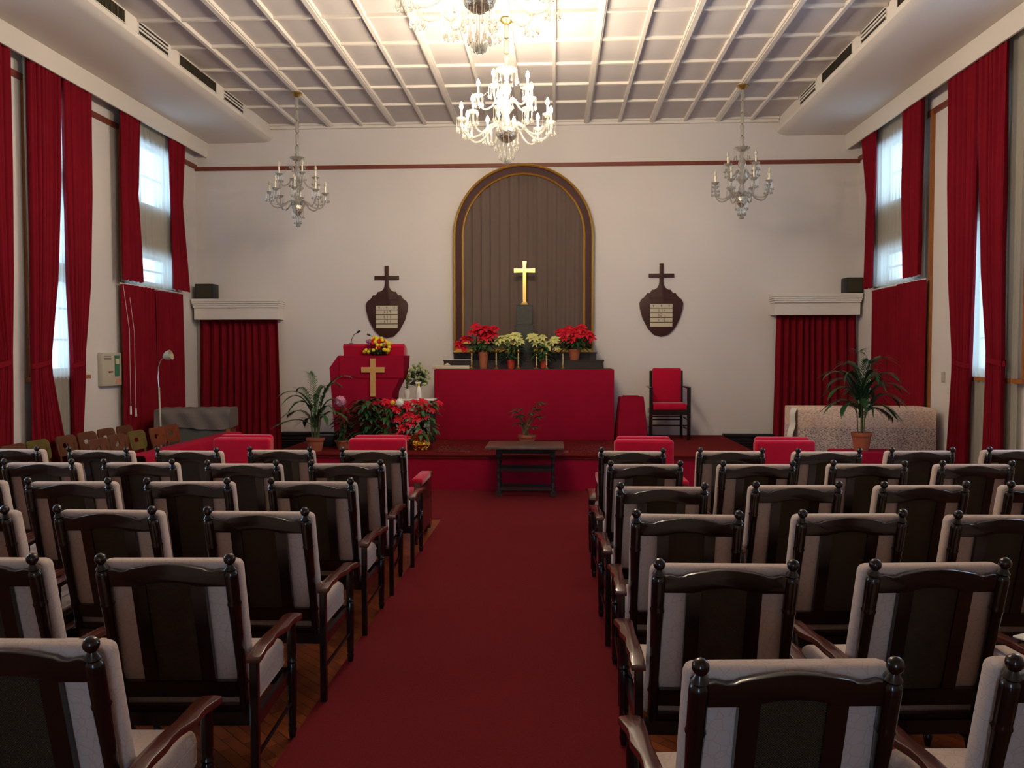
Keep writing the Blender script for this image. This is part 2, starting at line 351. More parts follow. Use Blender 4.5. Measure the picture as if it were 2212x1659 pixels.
def window(n, side, y0, y1, zs):
    s = -1 if side == 'L' else 1; X = XL if side == 'L' else XR
    root = bpy.data.objects.new('window_%d' % n, None); C.objects.link(root); root.location = (X+s*.12, (y0+y1)/2, zs[0][0])
    root['kind'] = 'structure'; root['category'] = 'window'
    root['label'] = 'tall daylit window in the %s wall behind sheer curtains' % ('left' if s < 0 else 'right')
    inv = Matrix.Translation(-root.location)
    f = BM(); g = BM(); xc = X+s*.14
    for z0, z1 in zs:
        for a, b_ in ((y0, y0+.05), (y1-.05, y1), ((y0+y1)/2-.025, (y0+y1)/2+.025)): box(f, xc-.025, xc+.025, a, b_, z0, z1)
        for z in [z0, z1-.05]+([z0+.40, z0+.80] if z1-z0 > 1 else [(z0+z1)/2-.02]): box(f, xc-.024, xc+.024, y0, y1, z, z+(.05 if z in (z0, z1-.05) else .03))
        box(g, xc-.004, xc+.004, y0+.02, y1-.02, z0+.02, z1-.02)
        portal('daylight_portal', (X+s*.20, (y0+y1)/2, (z0+z1)/2), (0, PI/2 if s < 0 else -PI/2, 0) if False else (0, (-PI/2 if s < 0 else PI/2), 0), z1-z0, y1-y0)
    bmesh.ops.transform(f, matrix=inv, verts=f.verts); bmesh.ops.transform(g, matrix=inv, verts=g.verts)
    struct('window_frame', f, 'white', root); struct('pane', g, 'glass', root)
    if n in (2, 5):      # timber casing round the single windows
        c = BM(); x0, x1 = sorted((X, X-s*.035)); yb = (y0-.09, y0, y1, y1+.09) if n == 2 else (9.06, 9.15, y1, y1+.09)
        box(c, x0, x1, yb[0], yb[1], 1.60, 5.1); box(c, x0, x1, yb[2], yb[3], 1.60, 5.1)
        xs = sorted((X, X-s*.09)); box(c, xs[0], xs[1], yb[0]-.03, yb[3]+.03, 1.56, 1.61)
        bmesh.ops.transform(c, matrix=inv, verts=c.verts); struct('window_casing', c, 'casewood', root)
    if n in (3, 6):
        c = BM(); x0, x1 = sorted((X, X-s*.035)); ya = 11.53 if s < 0 else 11.36
        box(c, x0, x1, ya, ya+.07, .05, 5.1); box(c, x0, x1, 13.25, 13.33, .05, 5.1)
        bmesh.ops.transform(c, matrix=inv, verts=c.verts); struct('window_casing', c, 'casewood', root)
for n, (y0, y1, zs) in WIN_L.items(): window(n, 'L', y0, y1, zs)
for n, (y0, y1, zs) in WIN_R.items(): window(n, 'R', y0, y1, zs)

# picture rails (trim_2..4)
b = BM(); box(b, XL, XR, YB-.03, YB, 5.02, 5.085); struct('trim_2', b, 'trimwood', label='thin brown picture rail on the altar wall', cat='trim')
b = BM(); box(b, XL, XL+.03, YF, YB, 5.05, 5.125); struct('trim_3', b, 'trimwood', label='thin brown picture rail on the left wall', cat='trim')
b = BM(); box(b, XR-.03, XR, YF, YB, 5.05, 5.125); struct('trim_4', b, 'trimwood', label='thin brown picture rail on the right wall', cat='trim')

# boxed soffits with cove and curtain pelmet: profile (x from wall towards room, z)
def soffit(name, X, s, inner, label):
    # s=+1: profile grows towards +x from the left wall
    w = abs(inner-X)     # distance wall -> upright face
    P = [(0, ZC+.02), (w, ZC+.02), (w, 5.60), (w+.035, 5.585), (w+.02, 5.545), (w-.03, 5.512), (w-.11, 5.490), (.26, 5.487), (.235, 5.487), (.215, 5.245), (.19, 5.245), (.19, 5.36), (0, 5.36)]
    b = BM(); prism(b, [(X+s*a, z) for a, z in P], YF, YB, 'y')
    o = obj(name, b, 'white', None, True, 30); o['kind'] = 'structure'; o['label'] = label; o['category'] = 'trim'; return o
soffit('trim_5', XL, 1, -4.40, 'white boxed soffit with rounded edge along the left wall')
soffit('trim_6', XR, -1, 4.16, 'white boxed soffit with rounded edge along the right wall')

def vent(x, s, y0, y1, kind, label, group):
    t = thing('air_vent', label, 'vent', (x, (y0+y1)/2, 5.612), 0, group); L = (y1-y0)/2
    f = BM()
    for a in ((-L, L, 0, .008), (-L, L, .142, .15)): box(f, 0, s*.012, a[0], a[1], a[2], a[3])
    box(f, 0, s*.012, -L, -L+.01, 0, .15); box(f, 0, s*.012, L-.01, L, 0, .15); obj('vent_frame', f, 'white', t, False)
    if kind == 'mesh':
        g = BM(); box(g, 0, s*.006, -L+.01, L-.01, .008, .142); obj('mesh_panel', g, 'grille', t, False)
        g = BM(); n = int(L*2/.03)
        for i in range(n): box(g, s*.006, s*.010, -L+.01+i*.03, -L+.014+i*.03, .008, .142)
        obj('slats', g, 'black', t, False)
    else:
        g = BM(); box(g, 0, s*.006, -L+.01, L-.01, .008, .142); obj('dark_opening', g, 'black', t, False)
        for z in (.044, .088): g = BM(); box(g, s*.002, s*.016, -L+.01, L-.01, z, z+.022); obj('louvre', g, 'white', t, False)
for i, (y0, y1) in enumerate(((8.2, 9.27), (9.56, 10.32), (10.62, 11.80), (12.06, 12.82))):
    k = 'mesh' if i % 2 == 0 else 'louvre'
    wl = ('dark mesh vent nearest the viewer', 'white louvred vent second from the viewer', 'long dark mesh vent third from the viewer', 'white louvred vent nearest the altar wall')[i]
    vent(-4.40, 1, y0, y1, k, wl+', in the left soffit', 'soffit vents')
    vent(4.16, -1, y0+.05, y1+.05, k, wl+', in the right soffit', 'soffit vents')

# baseboards on the altar wall: dark louvred panels either side of the stage
for nm, x0, x1 in (('baseboard_left', -4.25, -2.75), ('baseboard_right', 3.28, 4.12)):
    b = BM(); box(b, x0, x1, YB-.10, YB, 0, .49); box(b, x0, x1, YB-.14, YB, .49, .53)
    for i in range(9): box(b, x0, x1, YB-.125, YB-.09, .06+i*.045, .078+i*.045)
    struct(nm, b, 'black', label='dark louvred panel low on the altar wall, '+nm.split('_')[1]+' of the stage', cat='baseboard')

# stage
b = BM(); box(b, -3.45, 3.25, 11.30, YB-.16, 0, .48)
st = thing('stage_platform', 'low red-carpeted stage platform across the front of the hall', 'stage', (0, 12.6, 0))
bmesh.ops.transform(b, matrix=Matrix.Translation((0, -12.6, 0)), verts=b.verts); obj('riser', b, 'redcloth', st, False)
b = BM(); box(b, -3.47, 3.27, 11.27-12.6, YB-12.602, .48, .50); obj('stage_carpet', b, 'carpet', st, False)
b = BM(); box(b, -3.46, 3.26, 11.285-12.6, 11.31-12.6, .44, .48); obj('nosing', b, 'carpet', st, False)
def film(u, v):
    return (-1.22+2.5*u, 11.42+1.70*v, .512+.006*math.sin(u*61+3*math.sin(v*9))*math.sin(v*23+u*7)+(.012 if v > .97 else 0)*abs(math.sin(u*40)))
b = BM(); grid(b, 70, 30, film); tag(obj('plastic_sheet', b, 'film'), 'clear wrinkled plastic sheet laid over the stage carpet before the altar', 'plastic sheet')
# aisle carpet
b = BM(); box(b, -.825, .83, YF+.1, 9.3, 0, .012); tag(obj('aisle_runner', b, 'runner', None, False), 'long dark red carpet runner down the central aisle', 'carpet')
b = BM(); box(b, -3.4, 3.2, 9.3, 11.28, 0, .012); tag(obj('red_carpet', b, 'runner', None, False), 'wide red carpet on the floor in front of the stage', 'carpet')

# ------------------------------------------------------------------ curtains
def interp(tbl, z):
    tbl = sorted(tbl)
    if z <= tbl[0][0]: return tbl[0][1]
    for (a, p), (c, q) in zip(tbl, tbl[1:]):
        if z <= c: t = (z-a)/(c-a); return p+(q-p)*t
    return tbl[-1][1]
def curtain(name, m, fix, axis, L, R, z0, z1, folds, amp, seed=0, tie=None, parent=None, nu=None, flat=0):
    """axis 'y': cloth spans y at x=fix ; 'x': spans x at y=fix.  L,R: tables (z,edge)"""
    rnd = random.Random(seed); ph = rnd.random()*6; ks = [rnd.uniform(.7, 1.3) for _ in range(3)]
    b = BM(); nu = nu or folds*12; nv = 36
    sg = -1 if axis == 'x' or fix > 0 else 1
    def f(u, v):
        z = z0+(z1-z0)*v; a = interp(L, z); c = interp(R, z)
        uu = u+.03*math.sin(u*9*ks[0]+ph)
        d = sg*amp*((2*abs(math.sin(PI*folds*uu+ph+.3*math.sin(v*3+ph)))-1)*.85+.2*math.sin(2*PI*folds*2.3*ks[1]*u+v*2))
        if tie: d += .02*math.exp(-((z-tie)/.12)**2)
        s = a+(c-a)*u; zz = z+(.012*math.sin(2*PI*folds*u) if v in (0,) else 0)
        return (fix+d, s, zz) if axis == 'y' else (s, fix+d, zz)
    grid(b, nu, nv, f)
    return obj(name, b, m, parent, True, 180)

def tied(side, yL, yR, tie_y, tie_z, w, X, label, seed):
    """red floor-length panel gathered by a tieback"""
    t = thing('red_curtain', label, 'curtain', (0, 0, 0), 0, 'tied-back red window curtains')
    a, c = tie_y-w/2, tie_y+w/2
    L = [(.25, yL[1]), (tie_z-.1, a), (tie_z, a), (tie_z+.1, a), (tie_z+1.0, a+(yL[0]-a)*.55), (tie_z+2.2, yL[0]+(a-yL[0])*.12), (5.3, yL[0])]
    R = [(.25, yR[1]), (tie_z-.1, c), (tie_z, c), (tie_z+.1, c), (tie_z+1.0, c+(yR[0]-c)*.55), (tie_z+2.2, yR[0]+(c-yR[0])*.12), (5.3, yR[0])]
    curtain('cloth', 'red', X, 'y', L, R, .22, 5.33, 6, .042, seed, None, t)
    b = BM(); s = 1 if X > 0 else -1
    n = 20; ring = []
    pts = [(X-s*.0+.055*math.cos(2*PI*i/n), tie_y+(w/2+.012)*math.sin(2*PI*i/n), tie_z+(.03 if s*1 else 0)*math.sin(2*PI*i/n)) for i in range(n)]
    for p in pts: ring.append((b.verts.new((p[0], p[1], p[2]-.03)), b.verts.new((p[0], p[1], p[2]+.03))))
    for i in range(n): q = ring[(i+1) % n]; b.faces.new((ring[i][0], q[0], q[1], ring[i][1]))
    obj('tieback', b, 'red', t)
    return t
XcL, XcR = XL+.155, XR-.155
XsL, XsR = XL+.075, XR-.075
tied('L', (8.04, 8.22), (8.98, 8.87), 8.75, 1.78, .28, XcL, 'red curtain panel at the far left edge of the view, left wall', 11)
tied('L', (9.32, 9.27), (9.93, 10.02), 9.45, 1.77, .34, XcL, 'red tied-back panel on the viewer side of the left wall window', 12)
tied('L', (9.94, 10.08), (10.62, 10.16), 10.19, 1.76, .25, XcL, 'red tied-back panel on the altar side of the left wall window', 13)
tied('R', (9.30, 9.24), (9.92, 9.68), 9.44, 1.80, .36, XcR, 'red tied-back panel on the viewer side of the right wall window', 14)
tied('R', (9.93, 10.05), (10.64, 10.52), 10.2, 1.76, .38, XcR, 'red tied-back panel on the altar side of the right wall window', 15)
def plain(nm, m, X, axis, a, c, z0, z1, folds, amp, label, cat, seed, group=None):
    o = curtain(nm, m, X, axis, a if isinstance(a, list) else [(z0, a), (z1, a)], c if isinstance(c, list) else [(z0, c), (z1, c)], z0, z1, folds, amp, seed)
    return tag(o, label, cat, group)
G = 'white sheer window curtains'
plain('sheer_curtain', 'sheer', XsL, 'y', 7.2, 8.85, .3, 5.34, 14, .016, 'pale sheer curtain behind the red panel at the left edge of view', 'sheer curtain', 3, G)
plain('sheer_curtain', 'sheer', XL+.10, 'y', [(0, 9.50), (1.5, 9.46), (2.4, 9.36), (3.2, 9.32), (5.3, 9.30)], [(0, 10.3), (5.3, 10.56)], .3, 5.34, 11, .016, 'pale sheer curtain in the tied-back left wall window', 'sheer curtain', 4, G)
plain('sheer_curtain', 'sheer', XsR, 'y', [(0, 9.16), (5.3, 9.14)], [(0, 10.3), (5.3, 10.56)], .3, 5.34, 11, .016, 'pale sheer curtain in the tied-back right wall window', 'sheer curtain', 5, G)
plain('sheer_curtain', 'sheer', XsL, 'y', 11.45, 13.25, 2.90, 5.34, 13, .016, 'pale sheer curtain high in the left window nearest the altar', 'sheer curtain', 6, G)
plain('sheer_curtain', 'sheer', XsR, 'y', 11.45, 13.4, 2.90, 5.34, 13, .016, 'pale sheer curtain high in the right window nearest the altar', 'sheer curtain', 7, G)
G = 'short red curtains of the altar-end windows'
plain('red_curtain', 'red', XcL, 'y', 11.28, [(2.9, 11.90), (4.2, 11.78), (4.3, 11.80), (5.3, 11.90)], 2.93, 5.33, 4, .04, 'short upper red curtain, viewer side of left altar-end window', 'curtain', 21, G)
plain('red_curtain', 'red', XcL, 'y', [(2.9, 12.86), (4.2, 12.84), (5.3, 12.80)], [(2.9, 13.42), (4.3, 13.2), (5.3, 13.34)], 2.90, 5.33, 4, .04, 'short upper red curtain, altar side of left altar-end window', 'curtain', 22, G)
plain('red_curtain', 'red', XcR, 'y', 11.40, [(2.9, 11.86), (4.2, 11.98), (5.3, 11.98)], 2.93, 5.33, 4, .04, 'short upper red curtain, viewer side of right altar-end window', 'curtain', 23, G)
plain('red_curtain', 'red', XcR, 'y', [(2.9, 13.06), (4.3, 12.98), (5.3, 12.90)], [(2.9, 13.36), (4.3, 13.3), (5.3, 13.55)], 2.90, 5.33, 4, .04, 'short upper red curtain, altar side of right altar-end window', 'curtain', 24, G)
G = 'lower red curtains of the altar-end windows'
plain('red_curtain', 'red', XL+.10, 'y', 11.40, 12.36, .12, 2.87, 8, .036, 'lower red curtain half nearer the viewer, left altar-end window', 'curtain', 31, G)
plain('red_curtain', 'red', XL+.10, 'y', 12.36, 13.28, .12, 2.85, 8, .036, 'lower red curtain half nearer the altar, left altar-end window', 'curtain', 32, G)
plain('red_curtain', 'red', XR-.10, 'y', 11.36, 12.25, .12, 2.87, 8, .036, 'lower red curtain half nearer the viewer, right altar-end window', 'curtain', 33, G)
plain('red_curtain', 'red', XR-.10, 'y', 12.25, 13.16, .12, 2.85, 8, .036, 'lower red curtain half nearer the altar, right altar-end window', 'curtain', 34, G)
for s, X in ((1, XL+.09), (-1, XR-.09)):
    b = BM(); tube(b, [(X, 11.38, 2.875), (X, 13.3, 2.865)], .012, 8)
    tag(obj('curtain_rod', b, 'plasticw'), 'thin white curtain rod over the lower red curtain, %s wall' % ('left' if s > 0 else 'right'), 'curtain rod', 'curtain rods')
# draw cords beside the left altar-end window
for i, (y, z0) in enumerate(((11.42, 1.02), (11.56, .98))):
    t = thing('draw_cord', ('white draw cord against the window casing, left wall', 'white draw cord hanging over the lower red curtain')[i], 'cord', (XL+.19, y, z0), 0, 'curtain draw cords')
    b = BM(); tube(b, [(0, 0, .12), (0, 0, 1.2), (-.08, 0, 2.87-z0)], .0025, 6); obj('cord', b, 'plasticw', t)
    b = BM(); lathe(b, [(0, 0), (.014, .005), (.012, .12), (0, .13)], 8); obj('weight', b, 'plasticw', t)

# doorway curtains with white cornice boxes on the altar wall, a speaker on each
def doorway(x0, x1, zt, cx0, cx1, side, sx0, sx1):
    plain('door_curtain', 'red', YB-.10, 'x', [(0, x0-.03), (2.5, x0+.02)], [(0, x1+.05), (2.5, x1)], .03, zt+.04, 11, .045, 'red pleated curtain over the %s doorway in the altar wall' % side, 'curtain', 41 if side == 'left' else 42, 'doorway curtains')
    t = thing('cornice_box', 'white moulded cornice box over the %s doorway curtain' % side, 'cornice', ((cx0+cx1)/2, YB, zt), 0, 'cornice boxes'); w = (cx1-cx0)/2
    b = BM(); box(b, -w+.04, w-.04, -.29, 0, 0, .26); obj('cornice_body', b, 'white', t, False)
    b = BM()
    for i, (e, a, c) in enumerate(((.030, .20, .23), (.022, .235, .265), (.012, .27, .295), (.008, .30, .35))): box(b, -w+e, w-e, -.31-(.04-e)*.6, 0, a, c)
    obj('moulding', b, 'white', t, False)
    t = thing('wall_speaker', 'small black speaker on the %s cornice box' % side, 'speaker', ((sx0+sx1)/2, YB-.17, zt+.35), 0, 'wall speakers'); w = (sx1-sx0)/2
    b = BM(); rbox(b, -w, w, -.13, .13, 0, .255, .012, 2); obj('cabinet', b, 'black', t)
    b = BM(); box(b, -w+.02, w-.02, -.138, -.13, .02, .235); obj('speaker_grille', b, 'grille', t, False)
doorway(-5.66, -4.27, 2.46, -5.70, -4.17, 'left', -5.64, -5.33)
doorway(4.12, 5.44, 2.51, 4.02, 5.47, 'right', 5.20, 5.47)

# ------------------------------------------------------------------ arched gilt frame with grey drape
def arch_pts(cx, r, zb, zc, n=28):
    return [(cx-r, zb)]+[(cx-r*math.cos(PI*i/n), zc+r*math.sin(PI*i/n)) for i in range(n+1)]+[(cx+r, zb)]
AX, AZ, AB = -.074, 3.873, 1.93
t = thing('arched_frame', 'tall round-topped gilt and maroon frame on the altar wall', 'frame', (AX, YB, AB))
def arch_band(r0, r1, y0, y1, name, m, bulge=0):
    b = BM(); A = arch_pts(0, r0, 0, AZ-AB); B = arch_pts(0, r1, 0, AZ-AB); A[0] = (-r0, 0); n = len(A)
    rows = [[b.verts.new((p[0], y0, p[1])) for p in B], [b.verts.new((p[0], y1, p[1])) for p in B]]
    mid = [((p[0]+q[0])/2, (p[1]+q[1])/2) for p, q in zip(A, B)]; rows.append([b.verts.new((p[0], y1+bulge, p[1])) for p in mid])
    rows.append([b.verts.new((p[0], y1, p[1])) for p in A]); rows.append([b.verts.new((p[0], y0, p[1])) for p in A])
    for r, s in zip(rows, rows[1:]):
        for i in range(n-1): b.faces.new((r[i], r[i+1], s[i+1], s[i]))
    return obj(name, b, m, t, True, 50)
arch_band(1.145, 1.182, 0, -.13, 'outer_gilt_bead', 'gold', -.015)
arch_band(1.045, 1.145, 0, -.06, 'maroon_moulding', 'maroon', .0)
arch_band(1.012, 1.045, 0, -.075, 'inner_gilt_bead', 'gold', -.012)
b = BM(); box(b, -1.18, 1.18, -.13, 0, -.03, .03); box(b, -1.05, 1.05, -.075, 0, .12, .15); obj('bottom_gilt_bead', b, 'gold', t, False)
# pleated drape filling the arch
b = BM(); NU, NV = 120, 40
def drape(u, v):
    x = -1.03+2.06*u; zt = (AZ-AB)+math.sqrt(max(0, 1.035**2-x*x)); z = .03+(zt-.03)*v
    f = (u*13) % 1; d = -.02-.012*math.sin(2*PI*f)-.014*(1 if f < .12 else 0)
    return (x, d, z)
grid(b, NU, NV, drape); obj('grey_drape', b, 'niche', t, True, 60)

# hymn boards
def hymn_board(x, z, side, digits):
    t = thing('hymn_board', 'dark shield-shaped hymn board with a cross on top, %s of the arch' % side, 'hymn board', (x, YB-.001, z), 0, 'hymn boards')
    half = [(0, 0), (.12, .03), (.22, .13), (.31, .30), (.355, .46), (.365, .56), (.34, .62), (.28, .665), (.255, .70), (.235, .73), (.20, .725), (.175, .75), (.155, .785), (.12, .785), (.07, .815), (.042, .86), (.032, .92), (.032, .99), (.21, .99), (.21, 1.055), (.032, 1.055), (.032, 1.225)]
    pts = half+[(-a, c) for a, c in half[::-1][:-1]]
    b = BM(); prism(b, pts, -.035, 0, 'y', .004); obj('board', b, 'walnut', t, True, 35)
    b = BM(); box(b, -.20, .20, -.04, -.035, .635, .655); 
    for i in range(4): box(b, -.19, .19, -.046, -.035, .234+i*.0795-.0, .242+i*.0795)
    obj('rack', b, 'walnut', t, False)
    rows = ['', digits[0], digits[1], digits[2], 'abc']
    for i in range(5):
        b = BM(); z0 = .165+i*.079; box(b, -.185, .185, -.040, -.034, z0, z0+.066); c = obj('card_strip', b, 'card', t, False)
        m = BM(); s = rows[i]
        if s == 'abc':
            for xx in (-.13, 0, .13):  # three small characters
                box(m, xx-.012, xx+.012, -.0425, -.040, z0+.026, z0+.032); box(m, xx-.003, xx+.003, -.0425, -.040, z0+.014, z0+.050); box(m, xx-.014, xx+.014, -.0425, -.040, z0+.042, z0+.047)
        elif s:
            for k, ch in enumerate(s):
                seg = {'0': 'abcdef', '1': 'bc', '2': 'abged', '3': 'abgcd', '4': 'fgbc', '5': 'afgcd', '6': 'afgedc', '7': 'abc', '8': 'abcdefg', '9': 'abcfgd'}[ch]
                cx = (k-1)*.052; hw, hh, cz = .011, .024, z0+.033
                S = {'a': (cx-hw, cx+hw, cz+hh-.003, cz+hh+.003), 'g': (cx-hw, cx+hw, cz-.003, cz+.003), 'd': (cx-hw, cx+hw, cz-hh-.003, cz-hh+.003),
                     'f': (cx-hw-.003, cx-hw+.003, cz, cz+hh), 'b': (cx+hw-.003, cx+hw+.003, cz, cz+hh), 'e': (cx-hw-.003, cx-hw+.003, cz-hh, cz), 'c': (cx+hw-.003, cx+hw+.003, cz-hh, cz)}
                for q in seg: x0, x1, za, zb = S[q]; box(m, x0, x1, -.0425, -.040, za, zb)
        if len(m.verts): obj('numerals', m, 'ink', c, False)
        else: m.free()
hymn_board(-2.41, 2.15, 'left', ('171', '411', '117'))
hymn_board(2.245, 2.165, 'right', ('118', '121', '114'))

# ------------------------------------------------------------------ altar group
t = thing('altar', 'long altar table covered to the floor in plain red cloth', 'altar', (-.035, 13.6, .5))
b = BM(); rbox(b, -1.44, 1.435, -.40, .36, 0, 1.128, .01, 2); obj('altar_cloth', b, 'redcloth', t)
b = BM(); box(b, -1.42, 1.415, -.39, .35, 1.128, 1.134); obj('altar_top', b, 'blackwood', t, False)
for nm, x0, x1, y0, z0, z1, lab in (('lower_gradine', -1.36, 1.25, 13.52, 1.634, 1.772, 'lower dark wooden step at the back of the altar'), ('upper_gradine', -1.22, 1.142, 13.72, 1.772, 1.90, 'upper dark wooden step under the arched frame')):
    b = BM(); box(b, x0, x1, y0, 13.955, z0, z1-.02); box(b, x0-.01, x1+.01, y0-.012, 13.955, z1-.02, z1)
    tag(obj('altar_step', b, 'blackwood', None, False), lab, 'altar step')
t = thing('cross_pedestal', 'tall grey-green block pedestal carrying the golden cross', 'pedestal', (-.045, 13.80, 1.90))
b = BM(); rbox(b, -.15, .15, -.07, .10, 0, .44, .004, 1); obj('pedestal_base', b, 'pedestal', t)
b = BM(); box(b, -.17, .17, -.075, .10, .44, .462); obj('ledge', b, 'pedestal', t, False)
b = BM(); rbox(b, -.125, .125, -.065, .09, .462, .77, .004, 1); box(b, -.135, .135, -.07, .10, .77, .79); obj('pedestal_block', b, 'pedestal', t)
t = thing('altar_cross', 'bright polished golden cross standing on the pedestal', 'cross', (-.045, 13.80, 2.69))
b = BM(); rbox(b, -.06, .06, -.05, .05, 0, .02, .004, 1); rbox(b, -.042, .042, -.035, .035, .02, .045, .004, 1); obj('cross_foot', b, 'brass', t)
b = BM(); box(b, -.028, .028, -.014, .014, .045, .72); prism(b, [(-.028, .535), (-.175, .53), (-.175, .60), (-.028, .595)], -.014, .014); prism(b, [(.028, .535), (.175, .53), (.175, .60), (.028, .595)], -.014, .014)
prism(b, [(-.028, .60), (-.034, .72), (.034, .72), (.028, .60)], -.0145, .0145)
obj('cross_bars', b, 'goldflat', t, True, 30)
# candlesticks
CS = [(0, 0), (.048, 0), (.05, .012), (.022, .03), (.012, .05), (.02, .075), (.012, .10), (.018, .125), (.010, .15), (.017, .18), (.010, .20), (.016, .235), (.011, .25), (.03, .275), (.034, .285), (.016, .29), (.014, .31), (0, .31)]
def candlestick(x, y, h, label):
    b = BM(); lathe(b, [(r, z*h/.31) for r, z in CS], 12); o = obj('candlestick', b, 'brass'); o.location = (x, y, 1.634); tag(o, label, 'candlestick', 'brass candlesticks')
for x, y, h, l in ((-.875, 13.26, .31, 'tall brass candlestick in front of the left red poinsettia pot'), (-.48, 13.26, .31, 'tall brass candlestick between red poinsettia and left cream poinsettia'), (-.125, 13.26, .31, 'tall brass candlestick just right of the left cream poinsettia'),
                   (.165, 13.36, .24, 'short brass candlestick left of the right cream poinsettia'), (.325, 13.26, .26, 'brass candlestick in front of the right cream poinsettia'), (.59, 13.44, .30, 'thin brass candlestick between cream and red poinsettias on the right')): candlestick(x, y, h, l)
b = BM(); rbox(b, -.30, .30, -.05, .05, 0, .055, .006, 2); o = obj('cream_box', b, 'card'); o.location = (-1.21, 13.27, 1.634); tag(o, 'long low cream box on the left end of the altar', 'box')
b = BM(); grid(b, 10, 6, lambda u, v: (-.05+.1*u, -.04+.08*v, .035*math.sin(PI*u)*math.sin(PI*v)+.004)); o = obj('folded_cloth', b, 'card'); o.location = (-1.27, 13.27, 1.689); tag(o, 'small crumpled cream cloth on top of the cream box', 'cloth')
b = BM(); box(b, -.21, .21, -.06, .06, 0, .012); o = obj('white_booklet', b, 'paper', None, False); o.location = (-1.12, 13.61, 1.772); tag(o, 'white booklet lying on the left end of the altar step', 'booklet')

# ------------------------------------------------------------------ plants
def blade(bm, base, d, L, w, droop=.3, fold=.25, seg=4, nrm=None):
    """a leaf: base point, unit direction, length, width; midrib folded"""
    d = Vector(d).normalized(); side = d.cross(Vector((0, 0, 1)))
    if side.length < .05: side = Vector((1, 0, 0))
    side.normalize(); up = side.cross(d); p = Vector(base); prev = None
    for i in range(seg+1):
        t = i/seg; ww = w*math.sin(PI*min(.97, max(.04, t**.8)))*.5; c = p+d*L*t+Vector((0, 0, -droop*L*t*t))
        row = [bm.verts.new(c-side*ww+up*ww*fold), bm.verts.new(c), bm.verts.new(c+side*ww+up*ww*fold)]
        if prev: bm.faces.new((prev[0], prev[1], row[1], row[0])); bm.faces.new((prev[1], prev[2], row[2], row[1]))
        prev = row
def pot(t, r, h, m='terra'):
    b = BM(); lathe(b, [(0, 0), (r*.72, 0), (r*.94, h*.78), (r*.94, h*.80), (r*1.04, h*.80), (r*1.06, h), (r*.95, h), (r*.9, h*.86), (0, h*.86)], 20); return obj('pot', b, m, t, True, 35)
def bloom(t, c, r, m, rnd, n=9, tilt=(0, 0)):
    b = BM()
    for ring, (k, rr, el) in enumerate(((n, r, .05), (n-2, r*.7, .45), (4, r*.4, .9))):
        for i in range(k):
            a = 2*PI*(i+rnd.random()*.5)/k+ring*.4; e = el+rnd.uniform(-.15, .2)
            blade(b, (0, 0, 0), (math.cos(a)*math.cos(e)+tilt[0], math.sin(a)*math.cos(e)+tilt[1], math.sin(e)), rr*rnd.uniform(.85, 1.1), rr*.52, .35, .2)
    o = obj('bloom', b, m, t, True, 60); o.location = c; o.rotation_euler = (rnd.uniform(.3, .9), rnd.uniform(-.4, .4), 0); return o
def poinsettia(loc, label, potm, potr, poth, blooms, m, leafm, seed, leafball):
    rnd = random.Random(seed); t = thing('potted_poinsettia', label, 'potted plant', loc, 0, 'poinsettias')
    pot(t, potr, poth, potm)
    lx, lz0, lz1, n = leafball
    b = BM()
    for i in range(n):
        a = rnd.random()*2*PI; z = rnd.uniform(lz0, lz1); r = lx*rnd.uniform(.1, .75)
        blade(b, (r*math.cos(a), r*math.sin(a)*.6, z), (math.cos(a), math.sin(a)*.8, rnd.uniform(-.5, .35)), rnd.uniform(.07, .13), .055, .35)
    obj('foliage', b, leafm, t, True, 60)
    b = BM()
    for (x, z, r) in blooms: tube(b, [(0, 0, poth*.8), (x*.5, 0, (poth+z)*.5), (x, -.02, z)], .006, 5)
    obj('stems', b, 'stem', t)
    for (x, z, r) in blooms: bloom(t, (x, -.05+rnd.uniform(-.03, .03), z), r, m, rnd)
    return t
poinsettia((-.70, 13.425, 1.634), 'large red poinsettia in a terracotta pot at the left of the altar', 'terra', .085, .27,
           [(-.34, .36, .14), (-.27, .50, .14), (-.15, .60, .14), (.02, .66, .16), (.14, .58, .15), (0.02, .54, .15), (-.10, .68, .13), (.17, .66, .12), (-.40, .42, .10)], 'bract', 'leafd', 1, (.30, .26, .50, 110))
poinsettia((-.25, 13.43, 1.634), 'cream poinsettia in a small red pot left of the pedestal', 'redpot', .07, .14,
           [(-.17, .50, .13), (-.04, .52, .12), (.07, .54, .14), (.13, .46, .11), (-.05, .44, .10), (-.20, .43, .09)], 'cream', 'leaf', 2, (.22, .16, .44, 100))
poinsettia((.28, 13.43, 1.634), 'cream poinsettia in a small red pot right of the pedestal', 'redpot', .07, .14,
           [(-.17, .52, .13), (-.10, .44, .12), (.06, .40, .12), (.16, .47, .12), (-.02, .52, .09), (.20, .34, .08)], 'cream', 'leaf', 3, (.22, .16, .42, 100))
poinsettia((.78, 13.61, 1.772), 'large red poinsettia in a terracotta pot at the right of the altar', 'terra', .10, .18,
           [(-.20, .46, .14), (-.08, .50, .14), (.06, .48, .15), (.18, .45, .15), (.0, .40, .15), (-.16, .38, .11), (.10, .54, .12), (.24, .38, .12), (-.04, .34, .11)], 'bract', 'leafd', 4, (.28, .18, .38, 110))

